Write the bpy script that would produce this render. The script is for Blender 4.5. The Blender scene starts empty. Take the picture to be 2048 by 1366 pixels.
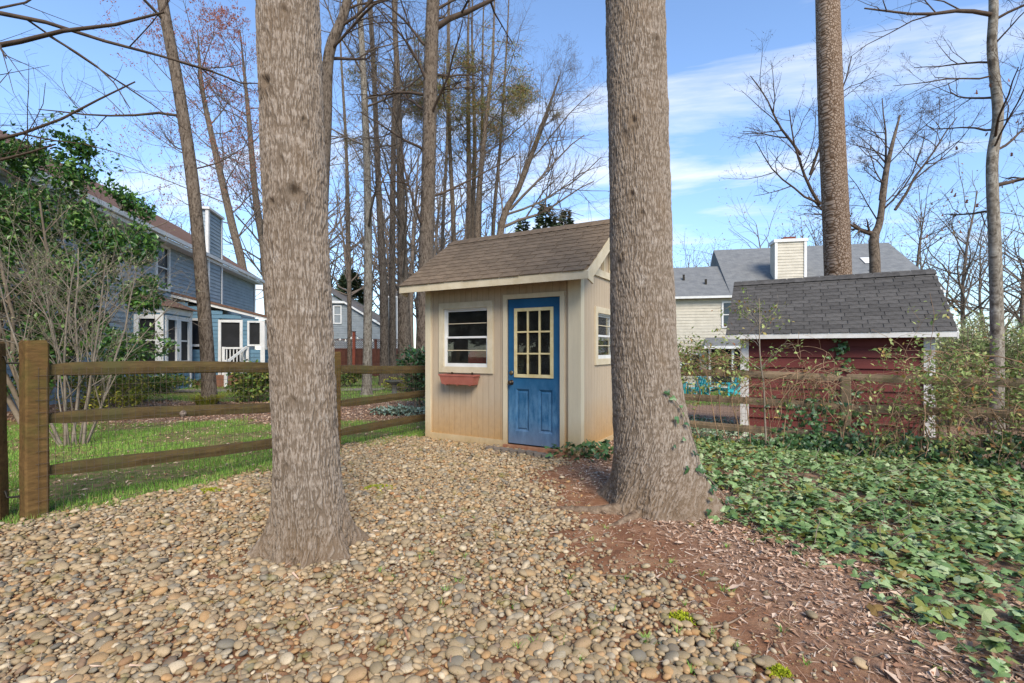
import bpy, math, random
import numpy as np
from mathutils import Vector, Matrix
S = bpy.context.scene
COL = S.collection
R = math.radians
# ---------------------------------------------------------------- camera, sky, sun, exposure
CAMZ = 1.38
cd = bpy.data.cameras.new('camera'); cam = bpy.data.objects.new('camera', cd); COL.objects.link(cam)
cd.sensor_width = 36; cd.lens = 17.0; cd.shift_y = 0.0083; cd.clip_start = 0.05; cd.clip_end = 2000
cam.location = (0, 0, CAMZ); cam.rotation_euler = (R(90), 0, 0); S.camera = cam
S.view_settings.view_transform = 'Standard'; S.view_settings.look = 'None'
S.view_settings.exposure = 1.34; S.view_settings.gamma = 1.0
SUN = Vector((0.22, -0.74, 0.64)).normalized()
sl = bpy.data.lights.new('sun', 'SUN'); sl.energy = 2.0; sl.angle = R(28); sl.color = (1, .89, .73)
so = bpy.data.objects.new('sun', sl); COL.objects.link(so); so.location = (4, -6, 9)
so.rotation_euler = SUN.to_track_quat('Z', 'Y').to_euler()
W = bpy.data.worlds.new('World'); S.world = W; W.use_nodes = True
nt = W.node_tree; nt.nodes.clear()
N = nt.nodes.new; Lk = nt.links.new
sky = N('ShaderNodeTexSky'); sky.sky_type = 'NISHITA'; sky.sun_disc = False
sky.sun_elevation = math.asin(SUN.z); sky.sun_rotation = math.atan2(SUN.x, SUN.y)
sky.air_density = 1.0; sky.dust_density = 0.15; sky.ozone_density = 1.5; sky.altitude = 1500
geo = N('ShaderNodeTexCoord'); sep = N('ShaderNodeSeparateXYZ'); Lk(geo.outputs['Generated'], sep.inputs[0])
def mth(op, a, b=None):
    m = N('ShaderNodeMath'); m.operation = op
    for i, v in enumerate((a, b)):
        if v is None: continue
        if isinstance(v, (int, float)): m.inputs[i].default_value = v
        else: Lk(v, m.inputs[i])
    return m.outputs[0]
zc = mth('ADD', mth('MAXIMUM', sep.outputs[2], 0.0), 0.12)
cx = mth('DIVIDE', sep.outputs[0], zc); cy = mth('DIVIDE', sep.outputs[1], zc)
cmb = N('ShaderNodeCombineXYZ'); Lk(mth('MULTIPLY', cx, .5), cmb.inputs[0]); Lk(mth('ADD', mth('MULTIPLY', cy, 1.25), mth('MULTIPLY', cx, .35)), cmb.inputs[1])
cmb.inputs[2].default_value = 12.6
n1 = N('ShaderNodeTexNoise'); n1.inputs['Scale'].default_value = 1.15; n1.inputs['Detail'].default_value = 9
n1.inputs['Roughness'].default_value = .58; n1.inputs['Distortion'].default_value = .35
Lk(cmb.outputs[0], n1.inputs['Vector'])
rp = N('ShaderNodeValToRGB'); rp.color_ramp.elements[0].position = .54; rp.color_ramp.elements[1].position = .74
Lk(n1.outputs[0], rp.inputs[0])
skm = N('ShaderNodeMixRGB'); skm.blend_type = 'MULTIPLY'; skm.inputs[0].default_value = 1
Lk(sky.outputs[0], skm.inputs[1]); skm.inputs[2].default_value = (.122, .130, .136, 1)
hz_ = mth('ADD', mth('MULTIPLY', mth('MINIMUM', mth('DIVIDE', mth('MAXIMUM', sep.outputs[2], 0.0), .4), 1.0), .42), .58)
sk2 = N('ShaderNodeMixRGB'); sk2.blend_type = 'MULTIPLY'; sk2.inputs[0].default_value = 1; Lk(skm.outputs[0], sk2.inputs[1]); Lk(hz_, sk2.inputs[2])
mx = N('ShaderNodeMixRGB'); Lk(rp.outputs[0], mx.inputs[0]); Lk(sk2.outputs[0], mx.inputs[1]); mx.inputs[2].default_value = (.5, .5, .5, 1)
bg = N('ShaderNodeBackground'); bg.inputs[1].default_value = 1.0; Lk(mx.outputs[0], bg.inputs[0])
wo = N('ShaderNodeOutputWorld'); Lk(bg.outputs[0], wo.inputs[0])
# ---------------------------------------------------------------- helpers
def lin(h, k=1.0):
    h = h.lstrip('#'); o = []
    for i in (0, 2, 4):
        v = int(h[i:i+2], 16) / 255
        o.append((v / 12.92 if v <= .04045 else ((v + .055) / 1.055) ** 2.4) * k)
    return tuple(o) + (1,)
def newmat(name):
    m = bpy.data.materials.new(name); m.use_nodes = True
    t = m.node_tree; t.nodes.clear()
    o = t.nodes.new('ShaderNodeOutputMaterial'); b = t.nodes.new('ShaderNodeBsdfPrincipled')
    t.links.new(b.outputs[0], o.inputs[0])
    return m, t, b
def coordn(t, stretch=(1, 1, 1), which='Object'):
    tc = t.nodes.new('ShaderNodeTexCoord'); mp = t.nodes.new('ShaderNodeMapping')
    mp.inputs['Scale'].default_value = stretch; t.links.new(tc.outputs[which], mp.inputs[0])
    return mp.outputs[0]
def noisen(t, vec, scale, detail=6, rough=.6, dist=0):
    n = t.nodes.new('ShaderNodeTexNoise'); n.inputs['Scale'].default_value = scale
    n.inputs['Detail'].default_value = detail; n.inputs['Roughness'].default_value = rough
    n.inputs['Distortion'].default_value = dist
    if vec is not None: t.links.new(vec, n.inputs['Vector'])
    return n.outputs[0]
def rampn(t, fac, stops):
    r = t.nodes.new('ShaderNodeValToRGB'); e = r.color_ramp.elements
    while len(e) < len(stops): e.new(.5)
    for el, (p, c) in zip(e, stops):
        el.position = p; el.color = c if len(c) == 4 else tuple(c) + (1,)
    t.links.new(fac, r.inputs[0]); return r.outputs[0]
def mixn(t, fac, a, b, mode='MIX'):
    m = t.nodes.new('ShaderNodeMixRGB'); m.blend_type = mode
    for i, v in enumerate((fac, a, b)):
        if isinstance(v, (int, float)): m.inputs[i].default_value = v if i == 0 else (v, v, v, 1)
        elif isinstance(v, tuple): m.inputs[i].default_value = v if len(v) == 4 else v + (1,)
        else: t.links.new(v, m.inputs[i])
    return m.outputs[0]
def mathn(t, op, a, b=0.0, clamp=False):
    m = t.nodes.new('ShaderNodeMath'); m.operation = op; m.use_clamp = clamp
    for i, v in enumerate((a, b)):
        if isinstance(v, (int, float)): m.inputs[i].default_value = v
        else: t.links.new(v, m.inputs[i])
    return m.outputs[0]
def randn(t):
    oi = t.nodes.new('ShaderNodeObjectInfo'); g = t.nodes.new('ShaderNodeNewGeometry')
    return mathn(t, 'FRACT', mathn(t, 'ADD', oi.outputs['Random'], g.outputs['Random Per Island']))
def bumpn(t, b, h, strength, dist=.01):
    bn = t.nodes.new('ShaderNodeBump'); bn.inputs['Strength'].default_value = strength
    bn.inputs['Distance'].default_value = dist
    t.links.new(h, bn.inputs['Height']); t.links.new(bn.outputs[0], b.inputs['Normal'])
def mat(name, c1, c2=None, scale=6, rough=.85, bump=.0, bscale=30, stretch=(1, 1, 1), rnd=0.0, spec=.25,
        metal=0, lo=.35, hi=.65, bdist=.01, dirt=None):
    m, t, b = newmat(name)
    v = coordn(t, stretch)
    c2 = c2 or tuple(x * .75 for x in c1[:3]) + (1,)
    col = rampn(t, noisen(t, v, scale, 8), [(lo, c1), (hi, c2)])
    if dirt:   # (colour, scale, lo, hi)
        dm = rampn(t, noisen(t, v, dirt[1], 7, .7), [(dirt[2], (0, 0, 0)), (dirt[3], (1, 1, 1))])
        col = mixn(t, dm, col, dirt[0])
    if rnd:
        k = mathn(t, 'ADD', mathn(t, 'MULTIPLY', randn(t), 2 * rnd), 1 - rnd)
        cc = t.nodes.new('ShaderNodeCombineXYZ')
        for i in range(3): t.links.new(k, cc.inputs[i])
        col = mixn(t, 1.0, col, cc.outputs[0], 'MULTIPLY')
    t.links.new(col, b.inputs['Base Color'])
    b.inputs['Roughness'].default_value = rough; b.inputs['Specular IOR Level'].default_value = spec
    b.inputs['Metallic'].default_value = metal
    if bump: bumpn(t, b, noisen(t, v, bscale, 8, .65), bump, bdist)
    return m
def palmat(name, stops, rough=.7, spec=.3, nscale=40, namt=.25, bump=0, trans=0, moss=None):
    m, t, b = newmat(name)
    v = coordn(t)
    col = rampn(t, randn(t), stops)
    k = rampn(t, noisen(t, v, nscale, 5), [(.3, (1 - namt,) * 3), (.7, (1 + namt * .4,) * 3)])
    col = mixn(t, 1.0, col, k, 'MULTIPLY')
    if moss:
        mm = rampn(t, noisen(t, v, moss[1], 4), [(moss[2], (0, 0, 0)), (moss[3], (1, 1, 1))])
        col = mixn(t, mm, col, moss[0])
    t.links.new(col, b.inputs['Base Color'])
    b.inputs['Roughness'].default_value = rough; b.inputs['Specular IOR Level'].default_value = spec
    if trans:
        tr = t.nodes.new('ShaderNodeBsdfTranslucent'); t.links.new(col, tr.inputs[0])
        ms = t.nodes.new('ShaderNodeMixShader'); ms.inputs[0].default_value = trans
        t.links.new(b.outputs[0], ms.inputs[1]); t.links.new(tr.outputs[0], ms.inputs[2])
        t.links.new(ms.outputs[0], [n for n in t.nodes if n.type == 'OUTPUT_MATERIAL'][0].inputs[0])
    if bump: bumpn(t, b, noisen(t, v, 90, 4), bump, .004)
    return m

def mkmesh(name, V, F, smooth=False, uv=None):
    """V (n,3); F list of arrays (m,k)"""
    me = bpy.data.meshes.new(name)
    V = np.asarray(V, dtype=np.float32)
    F = [np.asarray(f, dtype=np.int32) for f in F if len(f)]
    me.vertices.add(len(V)); me.vertices.foreach_set('co', V.ravel())
    nl = sum(f.size for f in F); npoly = sum(len(f) for f in F)
    me.loops.add(nl); me.polygons.add(npoly)
    me.loops.foreach_set('vertex_index', np.concatenate([f.ravel() for f in F]))
    tot = np.concatenate([np.full(len(f), f.shape[1], np.int32) for f in F])
    st = np.concatenate([[0], np.cumsum(tot)[:-1]]).astype(np.int32)
    me.polygons.foreach_set('loop_start', st)
    me.polygons.foreach_set('loop_total', tot)
    me.polygons.foreach_set('use_smooth', np.full(npoly, bool(smooth)))
    me.update(calc_edges=True); me.validate()
    return me
def obj(name, me, m=None, parent=None, loc=None, rz=0, kind=None, label=None, cat=None, group=None):
    o = bpy.data.objects.new(name, me); COL.objects.link(o)
    if m is not None and me is not None and len(me.materials) == 0: me.materials.append(m)
    if parent is not None: o.parent = parent
    if loc is not None: o.location = loc
    if rz: o.rotation_euler = (0, 0, rz)
    if kind: o['kind'] = kind
    if label: o['label'] = label
    if cat: o['category'] = cat
    if group: o['group'] = group
    return o
def thing(name, label, cat, loc=(0, 0, 0), rz=0, group=None):
    return obj(name, None, None, None, loc, rz, None, label, cat, group)
class MB:
    def __init__(s): s.V = []; s.F = {}; s.n = 0
    def add(s, V, F):
        V = np.asarray(V, float).reshape(-1, 3)
        for f in F:
            s.F.setdefault(len(f), []).append([i + s.n for i in f])
        s.V.append(V); s.n += len(V)
    def addn(s, V, Fs):
        for F in Fs:
            F = np.asarray(F)
            if len(F): s.F.setdefault(F.shape[1], []).extend((F + s.n).tolist())
        s.V.append(np.asarray(V)); s.n += len(V)
    def box(s, a, b, P=None):
        a, b = np.minimum(a, b), np.maximum(a, b)
        v = [(x, y, z) for z in (a[2], b[2]) for y in (a[1], b[1]) for x in (a[0], b[0])]
        if P: v = [P(*q) for q in v]
        s.add(v, [(0, 2, 3, 1), (4, 5, 7, 6), (0, 1, 5, 4), (2, 6, 7, 3), (0, 4, 6, 2), (1, 3, 7, 5)]); return s
    def prism(s, poly, a, b, P):
        """poly of (u,v) extruded from w=a to b; P(u,v,w)->xyz"""
        n = len(poly); v = [P(u, q, a) for u, q in poly] + [P(u, q, b) for u, q in poly]
        s.add(v, [tuple(range(n))[::-1], tuple(range(n, 2 * n))] + [(i, (i + 1) % n, n + (i + 1) % n, n + i) for i in range(n)]); return s
    def beam(s, p0, p1, w, h, up=(0, 0, 1)):
        p0, p1 = Vector(p0), Vector(p1); d = (p1 - p0).normalized()
        sd = d.cross(Vector(up))
        if sd.length < 1e-4: sd = Vector((1, 0, 0))
        sd.normalize(); u = sd.cross(d)
        v = [p + sd * (w / 2 * i) + u * (h / 2 * j) for p in (p0, p1) for j in (-1, 1) for i in (-1, 1)]
        s.add([tuple(q) for q in v], [(0, 2, 3, 1), (4, 5, 7, 6), (0, 1, 5, 4), (2, 6, 7, 3), (0, 4, 6, 2), (1, 3, 7, 5)]); return s
    def tube(s, pts, rad, sides=8):
        V, F = tubes([np.asarray(pts, float)], [np.asarray(rad, float)], sides)
        s.addn(V, [F]); return s
    def mesh(s, name, smooth=False):
        return mkmesh(name, np.concatenate(s.V), [np.array(f) for f in s.F.values()], smooth)
    def build(s, name, m, parent=None, smooth=False, **k):
        return obj(name, s.mesh(name, smooth), m, parent, **k)
def tubes(P, Rr, sides):
    """batch of polylines with equal point count -> verts, quad faces (open tubes)"""
    P = np.stack(P); Rr = np.stack(Rr); B, n, _ = P.shape
    T = np.gradient(P, axis=1) if n > 1 else P * 0
    T /= np.linalg.norm(T, axis=2, keepdims=True) + 1e-9
    ref = np.where(np.abs(T[..., 2:3]) > .9, np.array([1., 0, 0]), np.array([0, 0, 1.]))
    ref = np.repeat(ref[:, :1], n, axis=1)
    A = np.cross(T, ref); A /= np.linalg.norm(A, axis=2, keepdims=True) + 1e-9
    Bv = np.cross(T, A)
    a = np.linspace(0, 2 * np.pi, sides, endpoint=False)
    V = P[:, :, None] + Rr[:, :, None, None] * (np.cos(a)[:, None] * A[:, :, None] + np.sin(a)[:, None] * Bv[:, :, None])
    i = np.arange(n - 1)[:, None] * sides; j = np.arange(sides)[None]
    q = np.stack([i + j, i + (j + 1) % sides, i + sides + (j + 1) % sides, i + sides + j], -1).reshape(-1, 4)
    F = (np.arange(B)[:, None, None] * (n * sides) + q[None]).reshape(-1, 4)
    return V.reshape(-1, 3), F
def scatter(bv, bf, Rm, Sc, Pp):
    """bv (k,3), bf list of face arrays, Rm (N,3,3), Sc (N,3), Pp (N,3)"""
    k = len(bv); n = len(Pp)
    V = np.einsum('nij,nkj->nki', Rm, bv[None] * Sc[:, None, :]) + Pp[:, None, :]
    off = (np.arange(n) * k)[:, None, None]
    return V.reshape(-1, 3), [(f[None] + off).reshape(-1, f.shape[1]) for f in bf]
def rotm(yaw, pitch, roll):
    cy, sy, cp, sp, cr, sr = np.cos(yaw), np.sin(yaw), np.cos(pitch), np.sin(pitch), np.cos(roll), np.sin(roll)
    z = np.zeros_like(cy); o = z + 1
    Rz = np.stack([cy, -sy, z, sy, cy, z, z, z, o], -1).reshape(-1, 3, 3)
    Rx = np.stack([o, z, z, z, cp, -sp, z, sp, cp], -1).reshape(-1, 3, 3)
    Ry = np.stack([cr, z, sr, z, o, z, -sr, z, cr], -1).reshape(-1, 3, 3)
    return Rz @ Rx @ Ry
def hash2(ix, iy, seed):
    h = (ix * 374761393 + iy * 668265263 + seed * 974711) & 0x7fffffff
    h = ((h ^ (h >> 13)) * 1274126177) & 0x7fffffff
    return ((h ^ (h >> 16)) & 0xffff) / 65535.0
def vnoise(x, y, seed=0):
    x = np.asarray(x, float); y = np.asarray(y, float)
    ix = np.floor(x).astype(np.int64); iy = np.floor(y).astype(np.int64); fx = x - ix; fy = y - iy
    fx = fx * fx * (3 - 2 * fx); fy = fy * fy * (3 - 2 * fy)
    a = hash2(ix, iy, seed); b = hash2(ix + 1, iy, seed); c = hash2(ix, iy + 1, seed); d = hash2(ix + 1, iy + 1, seed)
    return (a * (1 - fx) + b * fx) * (1 - fy) + (c * (1 - fx) + d * fx) * fy
def fbm(x, y, seed=0, o=4):
    s = 0; a = .5
    for i in range(o):
        s = s + a * vnoise(np.asarray(x) * 2 ** i, np.asarray(y) * 2 ** i, seed + i); a *= .5
    return s / (1 - .5 ** o)
def sstep(a, b, x):
    t = np.clip((np.asarray(x, float) - a) / (b - a), 0, 1); return t * t * (3 - 2 * t)
def PX(px, py, Z):
    """a photograph pixel at depth Z -> world point (layout arithmetic only)"""
    return Vector(((px - 1024) / 967 * Z, Z, CAMZ + (700 - py) / 967 * Z))
def gz(x, y):
    x = np.asarray(x, float); y = np.asarray(y, float)
    d = np.maximum(0, x * .505 + y * .863 - 6.5); w = sstep(1.0, 4.0, x)
    return -w * (.09 * np.minimum(d, 5) + .025 * np.clip(d - 5, 0, 18)) + .03 * (fbm(x * .9 + 7, y * .9, 3) - .5)
def GZ(x, y): return float(gz(x, y))
TH = math.atan2(-.505, .863)          # heading of the shed, the back fence and the red shed
def frame(o, ux, n):
    o, ux, n = Vector(o), Vector(ux), Vector(n)
    return lambda a, b, c: tuple(o + ux * a + Vector((0, 0, 1)) * b + n * c)
# ---------------------------------------------------------------- ground
def xfence(Z): return -3.87 + .56 * (np.asarray(Z) - 4.0)       # line of the left fence
def xgl(Z): return np.interp(Z, [0, 3.2, 3.98, 4.94, 5.68, 6.9, 7.6], [-9, -4.6, -3.80, -3.08, -2.75, -2.35, -2.0])
def xgr(Z): return np.interp(Z, [0, 1, 2, 2.19, 2.47, 2.78, 3.18, 3.51, 4.3, 5.13, 5.93, 6.5], [1.28, 1.22, 1.14, 1.10, .92, .86, .66, .53, .24, .25, .44, .62])
def xiv(Z): return np.interp(Z, [0, 1.5, 2.08, 2.26, 2.67, 3.0, 3.42, 3.92, 4.6, 5.5, 6.5, 8, 9], [1.72, 1.74, 1.78, 1.82, 1.88, 1.9, 1.80, 1.68, 1.85, 1.9, 2.1, 2.3, 2.4])
def backn(x, y): return x * .505 + y * .863 - 8.39               # >0 behind the right-hand fence
def zones(x, y):
    nz = (fbm(x * 1.3, y * 1.3, 11) - .5)
    left = sstep(.15, -.25, x - xfence(y) - .35 - nz * .5)
    beyond = sstep(-.2, .4, backn(x, y))
    mul = sstep(8.8, 9.6, y + nz * 1.5) * sstep(13.4, 12.6, y + nz * 1.5)
    mul = np.maximum(mul, sstep(.9, .0, np.abs(x - xfence(y) - .25)) * .6 * sstep(4.2, 3.4, y))
    far = sstep(17, 19, y) * (x > 2)
    grass = np.where(x < 1.5, left * (1 - mul), beyond * far)
    grass = np.where((y > 9.5) & (x < 3) & (x > -2), np.maximum(grass, .8 * sstep(13, 14, y)), grass)
    mulch = np.where(x < 1.5, left * mul, beyond * (1 - far))
    lit = sstep(-.25, .5, x - (.62 * xgr(y) + .38 * xiv(y)) + nz * 1.1) * (1 - beyond)
    return np.clip(grass, 0, 1), np.clip(mulch, 0, 1), np.clip(lit * (y < 9), 0, 1)
ax = np.concatenate([np.linspace(-400, -40, 14), np.linspace(-36, -9, 40), np.linspace(-8.5, 8.5, 170), np.linspace(9, 40, 40), np.linspace(46, 400, 14)])
ay = np.concatenate([np.linspace(-30, .2, 12), np.linspace(.6, 10, 110), np.linspace(10.3, 40, 80), np.linspace(44, 900, 24)])
GX, GY = np.meshgrid(ax, ay); gx, gy = GX.ravel(), GY.ravel()
gh = gz(gx, gy) + .02 * (fbm(gx * 5, gy * 5, 5) - .5) * (gy < 12)
ny, nx = GX.shape
ii = (np.arange(ny - 1)[:, None] * nx + np.arange(nx - 1)[None]).ravel()
gme = mkmesh('ground', np.stack([gx, gy, gh], 1), [np.stack([ii, ii + 1, ii + nx + 1, ii + nx], 1)], True)
za, zb, zc_ = zones(gx, gy)
ca = gme.attributes.new('zone', 'FLOAT_COLOR', 'POINT')
ca.data.foreach_set('color', np.stack([za, zb, zc_, np.ones_like(za)], 1).astype(np.float32).ravel())
m, t, b = newmat('soil')
at = t.nodes.new('ShaderNodeAttribute'); at.attribute_name = 'zone'
sp = t.nodes.new('ShaderNodeSeparateColor'); t.links.new(at.outputs['Color'], sp.inputs[0])
v = coordn(t)
clay = rampn(t, noisen(t, v, 4, 10, .7), [(.3, lin('#6b4a38')), (.5, lin('#8a6248')), (.7, lin('#ad8a6a'))])
mulc = rampn(t, noisen(t, v, 22, 10, .8), [(.3, lin('#4a3a2c')), (.5, lin('#8a6f5c')), (.72, lin('#b89c84'))])
litc = rampn(t, noisen(t, v, 30, 10, .8), [(.3, lin('#5a4434')), (.5, lin('#947660')), (.72, lin('#bda088'))])
gras = rampn(t, noisen(t, v, 7, 10, .75), [(.3, lin('#4a4a2a')), (.48, lin('#66703c')), (.58, lin('#8a7458')), (.75, lin('#7d7a48'))])
c = mixn(t, sp.outputs[2], clay, litc); c = mixn(t, sp.outputs[1], c, mulc); c = mixn(t, sp.outputs[0], c, gras)
t.links.new(c, b.inputs['Base Color']); b.inputs['Roughness'].default_value = .95; b.inputs['Specular IOR Level'].default_value = .1
bumpn(t, b, noisen(t, v, 40, 10, .75), .7, .02)
ground = obj('ground', gme, m, kind='structure')

# pebbles
def icos():
    p = (1 + 5 ** .5) / 2
    v = np.array([(-1, p, 0), (1, p, 0), (-1, -p, 0), (1, -p, 0), (0, -1, p), (0, 1, p), (0, -1, -p), (0, 1, -p), (p, 0, -1), (p, 0, 1), (-p, 0, -1), (-p, 0, 1)], float)
    f = [(0, 11, 5), (0, 5, 1), (0, 1, 7), (0, 7, 10), (0, 10, 11), (1, 5, 9), (5, 11, 4), (11, 10, 2), (10, 7, 6), (7, 1, 8), (3, 9, 4), (3, 4, 2), (3, 2, 6), (3, 6, 8), (3, 8, 9), (4, 9, 5), (2, 4, 11), (6, 2, 10), (8, 6, 7), (9, 8, 1)]
    return v / np.linalg.norm(v[0]), f
def subdiv(v, f):
    v = [tuple(q) for q in v]; c = {}; out = []
    def mid(a, b):
        k = (min(a, b), max(a, b))
        if k not in c:
            q = (np.array(v[a]) + np.array(v[b])) / 2; v.append(tuple(q / np.linalg.norm(q))); c[k] = len(v) - 1
        return c[k]
    for a, b_, d in f:
        x, y, z = mid(a, b_), mid(b_, d), mid(d, a)
        out += [(a, x, z), (b_, y, x), (d, z, y), (x, y, z)]
    return np.array(v), out
iv, if_ = icos(); iv2, if2 = subdiv(iv, if_)
rg = np.random.default_rng(5)
def peb_base(v, seed):
    r_ = np.random.default_rng(seed); q = v.copy()
    q[:, 2] *= np.where(q[:, 2] < 0, .8, 1)
    for _ in range(4):
        d = r_.normal(size=3); d /= np.linalg.norm(d); q *= (1 + r_.uniform(-.14, .14) * np.clip(v @ d, 0, 1) ** 2)[:, None]
    q = np.sign(q) * np.abs(q) ** .92
    return q
PEB = palmat('pebble_stone', [(0, lin('#8a7a62')), (.12, lin('#ad9674')), (.26, lin('#918064')), (.4, lin('#baa07c')), (.52, lin('#9a8768')),
             (.64, lin('#b48d60')), (.74, lin('#857c6a')), (.85, lin('#cab696')), (.95, lin('#706a5e')), (1, lin('#a5774c'))],
             rough=.75, spec=.3, nscale=30, namt=.32, bump=.25, moss=(lin('#6e6630'), 6, .56, .76))
gravel = thing('gravel_bed', 'bed of rounded tan river pebbles between the fence and the shed', 'gravel')
gravel['kind'] = 'structure'
def pebpts(sp_, keep, seed, y0=1.55, y1=7.7):
    r_ = np.random.default_rng(seed)
    X, Y = np.meshgrid(np.arange(-6, 1.9, sp_), np.arange(y0, y1, sp_ * .87))
    X = X + (np.arange(X.shape[0]) % 2)[:, None] * sp_ / 2
    x = X.ravel() + r_.normal(size=X.size) * sp_ * .27; y = Y.ravel() + r_.normal(size=X.size) * sp_ * .27
    nz = (fbm(x * 2.2, y * 2.2, 21) - .5)
    inl = sstep(-.12, .1, x - xgl(y) + nz * .35); inr = sstep(.2, -.25, x - xgr(y) + nz * .9)
    shed = (x * .505 + y * .863) < 5.84
    tr1 = np.hypot(x + 1.42, y - 3.35) > .27; tr2 = np.hypot(x - 1.3, y - 4.4) > .6
    bare = np.where(fbm(x * 1.4 + 3, y * 1.4, 33) > .73, .35, 1.0)
    ok = (r_.random(x.size) < keep * inl * inr * bare) & (shed | (x < -1.5)) & tr1 & tr2 & (np.abs(x) < 1.12 * y + .35)
    stray = (r_.random(x.size) < .03 * keep * sstep(.9, 0, x - xgr(y)) * (x > xgr(y) - .1)) & shed & tr2
    ok |= stray
    return x[ok], y[ok]
xa, ya = pebpts(.0325, .95, 1); xb, yb = pebpts(.049, .8, 2)
px_ = np.concatenate([xa, xb]); py_ = np.concatenate([ya, yb]); lay = np.concatenate([np.zeros(len(xa)), np.ones(len(xb))])
n = len(px_)
big = np.clip(rg.lognormal(-.06, .36, n), .42, 2.0)
Lr = .0190 * big * rg.uniform(.9, 1.25, n); Wr = Lr * rg.uniform(.55, .88, n); Hr = Lr * rg.uniform(.36, .56, n)
pz = gz(px_, py_) + .02 * (fbm(px_ * 5, py_ * 5, 5) - .5) + Hr * .45 + lay * .014 + rg.uniform(-.002, .004, n)
yaw = rg.uniform(0, 6.28, n); pit = rg.normal(0, .22, n) ; rol = rg.normal(0, .22, n)
depth = py_
infr = (np.abs(px_ / py_) < 1.04) & ((CAMZ - pz) / py_ * 967 < 660)
score = np.where(infr, Lr * Wr / py_ ** 2, 0) * (1 + .3 * lay)
top = np.argsort(-score)[:300]; rest = np.ones(n, bool); rest[top] = False
bases = [mkmesh('pebble', peb_base(iv2, s), [np.array(if2)], True) for s in range(5)]
for bm_ in bases: bm_.materials.append(PEB)
for k, i in enumerate(top):
    o = obj('pebble', bases[k % 5], None, gravel)
    o.location = (px_[i], py_[i], pz[i]); o.rotation_euler = (pit[i], rol[i], yaw[i]); o.scale = (Lr[i], Wr[i], Hr[i])
Vs, Fs, off = [], [], 0
for s in range(6):
    sel = rest & (np.arange(n) % 6 == s)
    for hi_ in (True, False):
        q = sel & ((py_ < 2.2) == hi_)
        bv = peb_base(iv2 if hi_ else iv, 10 + s); bf = [np.array(if2 if hi_ else if_)]
        V_, F_ = scatter(bv, bf, rotm(yaw[q], pit[q], rol[q]), np.stack([Lr, Wr, Hr], 1)[q] * (1 if hi_ else 1.08), np.stack([px_, py_, pz], 1)[q])
        Vs.append(V_); Fs.append(F_[0] + off); off += len(V_)
# fine grit between the stones and at the worn edge
gn = 22000; gx_ = rg.uniform(-4.5, 1.7, gn); gy_ = rg.uniform(1.8, 5.2, gn)
gk = (gx_ > xgl(gy_)) & (rg.random(gn) < np.where(gx_ < xgr(gy_), .55, .5 * sstep(.7, 0, gx_ - xgr(gy_)))) & (np.abs(gx_) < 1.12 * gy_ + .3) & (np.hypot(gx_ - 1.3, gy_ - 4.4) > .6)
gx_, gy_ = gx_[gk], gy_[gk]; gn = len(gx_); gs = .0075 * np.clip(rg.lognormal(0, .35, gn), .5, 2)
ov = np.array([(1, 0, 0), (-1, 0, 0), (0, 1, 0), (0, -1, 0), (0, 0, 1), (0, 0, -1)], float); of = [np.array([(0, 2, 4), (2, 1, 4), (1, 3, 4), (3, 0, 4), (2, 0, 5), (1, 2, 5), (3, 1, 5), (0, 3, 5)])]
V_, F_ = scatter(ov, of, rotm(rg.uniform(0, 6.3, gn), rg.normal(0, .4, gn), rg.normal(0, .4, gn)), gs[:, None] * np.array([1.2, .9, .7]), np.stack([gx_, gy_, gz(gx_, gy_) + .02 * (fbm(gx_ * 5, gy_ * 5, 5) - .5) + .004 + .012 * rg.random(gn) * (gx_ < xgr(gy_))], 1))
Vs.append(V_); Fs.append(F_[0] + off); off += len(V_)
obj('pebbles', mkmesh('pebbles', np.concatenate(Vs), Fs, True), PEB, gravel, kind='stuff')
# ---------------------------------------------------------------- garden shed
def wood_stain(name, base, stain, z0, z1, stretch=(1, 1, 1)):
    m, t, b = newmat(name)
    v = coordn(t, stretch)
    tc = t.nodes.new('ShaderNodeTexCoord'); sx = t.nodes.new('ShaderNodeSeparateXYZ'); t.links.new(tc.outputs['Object'], sx.inputs[0])
    v2 = coordn(t, (1, 1, .12))
    col = rampn(t, noisen(t, v2, 14, 8, .7), [(.3, tuple(x * .9 for x in base[:3])), (.7, tuple(x * 1.06 for x in base[:3]))])
    h = mathn(t, 'ADD', sx.outputs[2], mathn(t, 'MULTIPLY', mathn(t, 'SUBTRACT', noisen(t, v, 3.0, 6), .5), .35))
    f = mathn(t, 'DIVIDE', mathn(t, 'SUBTRACT', z1, h), z1 - z0, True)
    sc = rampn(t, noisen(t, v, 18, 8), [(.3, stain), (.7, tuple(x * 1.25 for x in stain[:3]))])
    col = mixn(t, mathn(t, 'MULTIPLY', f, .9), col, sc)
    sk = rampn(t, noisen(t, coordn(t, (1, 1, .15)), 45, 4, .7), [(.60, (0, 0, 0)), (.70, (1, 1, 1))])
    col = mixn(t, mathn(t, 'MULTIPLY', sk, mathn(t, 'MULTIPLY', f, .65)), col, lin('#8a6038'))
    t.links.new(col, b.inputs['Base Color']); b.inputs['Roughness'].default_value = .8; b.inputs['Specular IOR Level'].default_value = .2
    bumpn(t, b, noisen(t, coordn(t, (1, 1, .06)), 60, 6), .25, .004)
    return m
SIDING = wood_stain('shed_siding', lin('#b2a18a'), lin('#a5804f'), .06, .72)
CREAM = wood_stain('cream_trim', lin('#cbbfa4'), lin('#a98e64'), .0, .5)
CREAM2 = mat('cream_paint', lin('#cdc1a8'), lin('#bdaf92'), 5, .7, .15, 50, dirt=(lin('#9b8a6c'), 7, .68, .82))
WHITE = mat('white_vinyl', lin('#d8d8d6'), lin('#c4c4c0'), 3, .5)
DECK = mat('roof_board', lin('#8a745a'), lin('#6d5a44'), 8, .9, .2)
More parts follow.
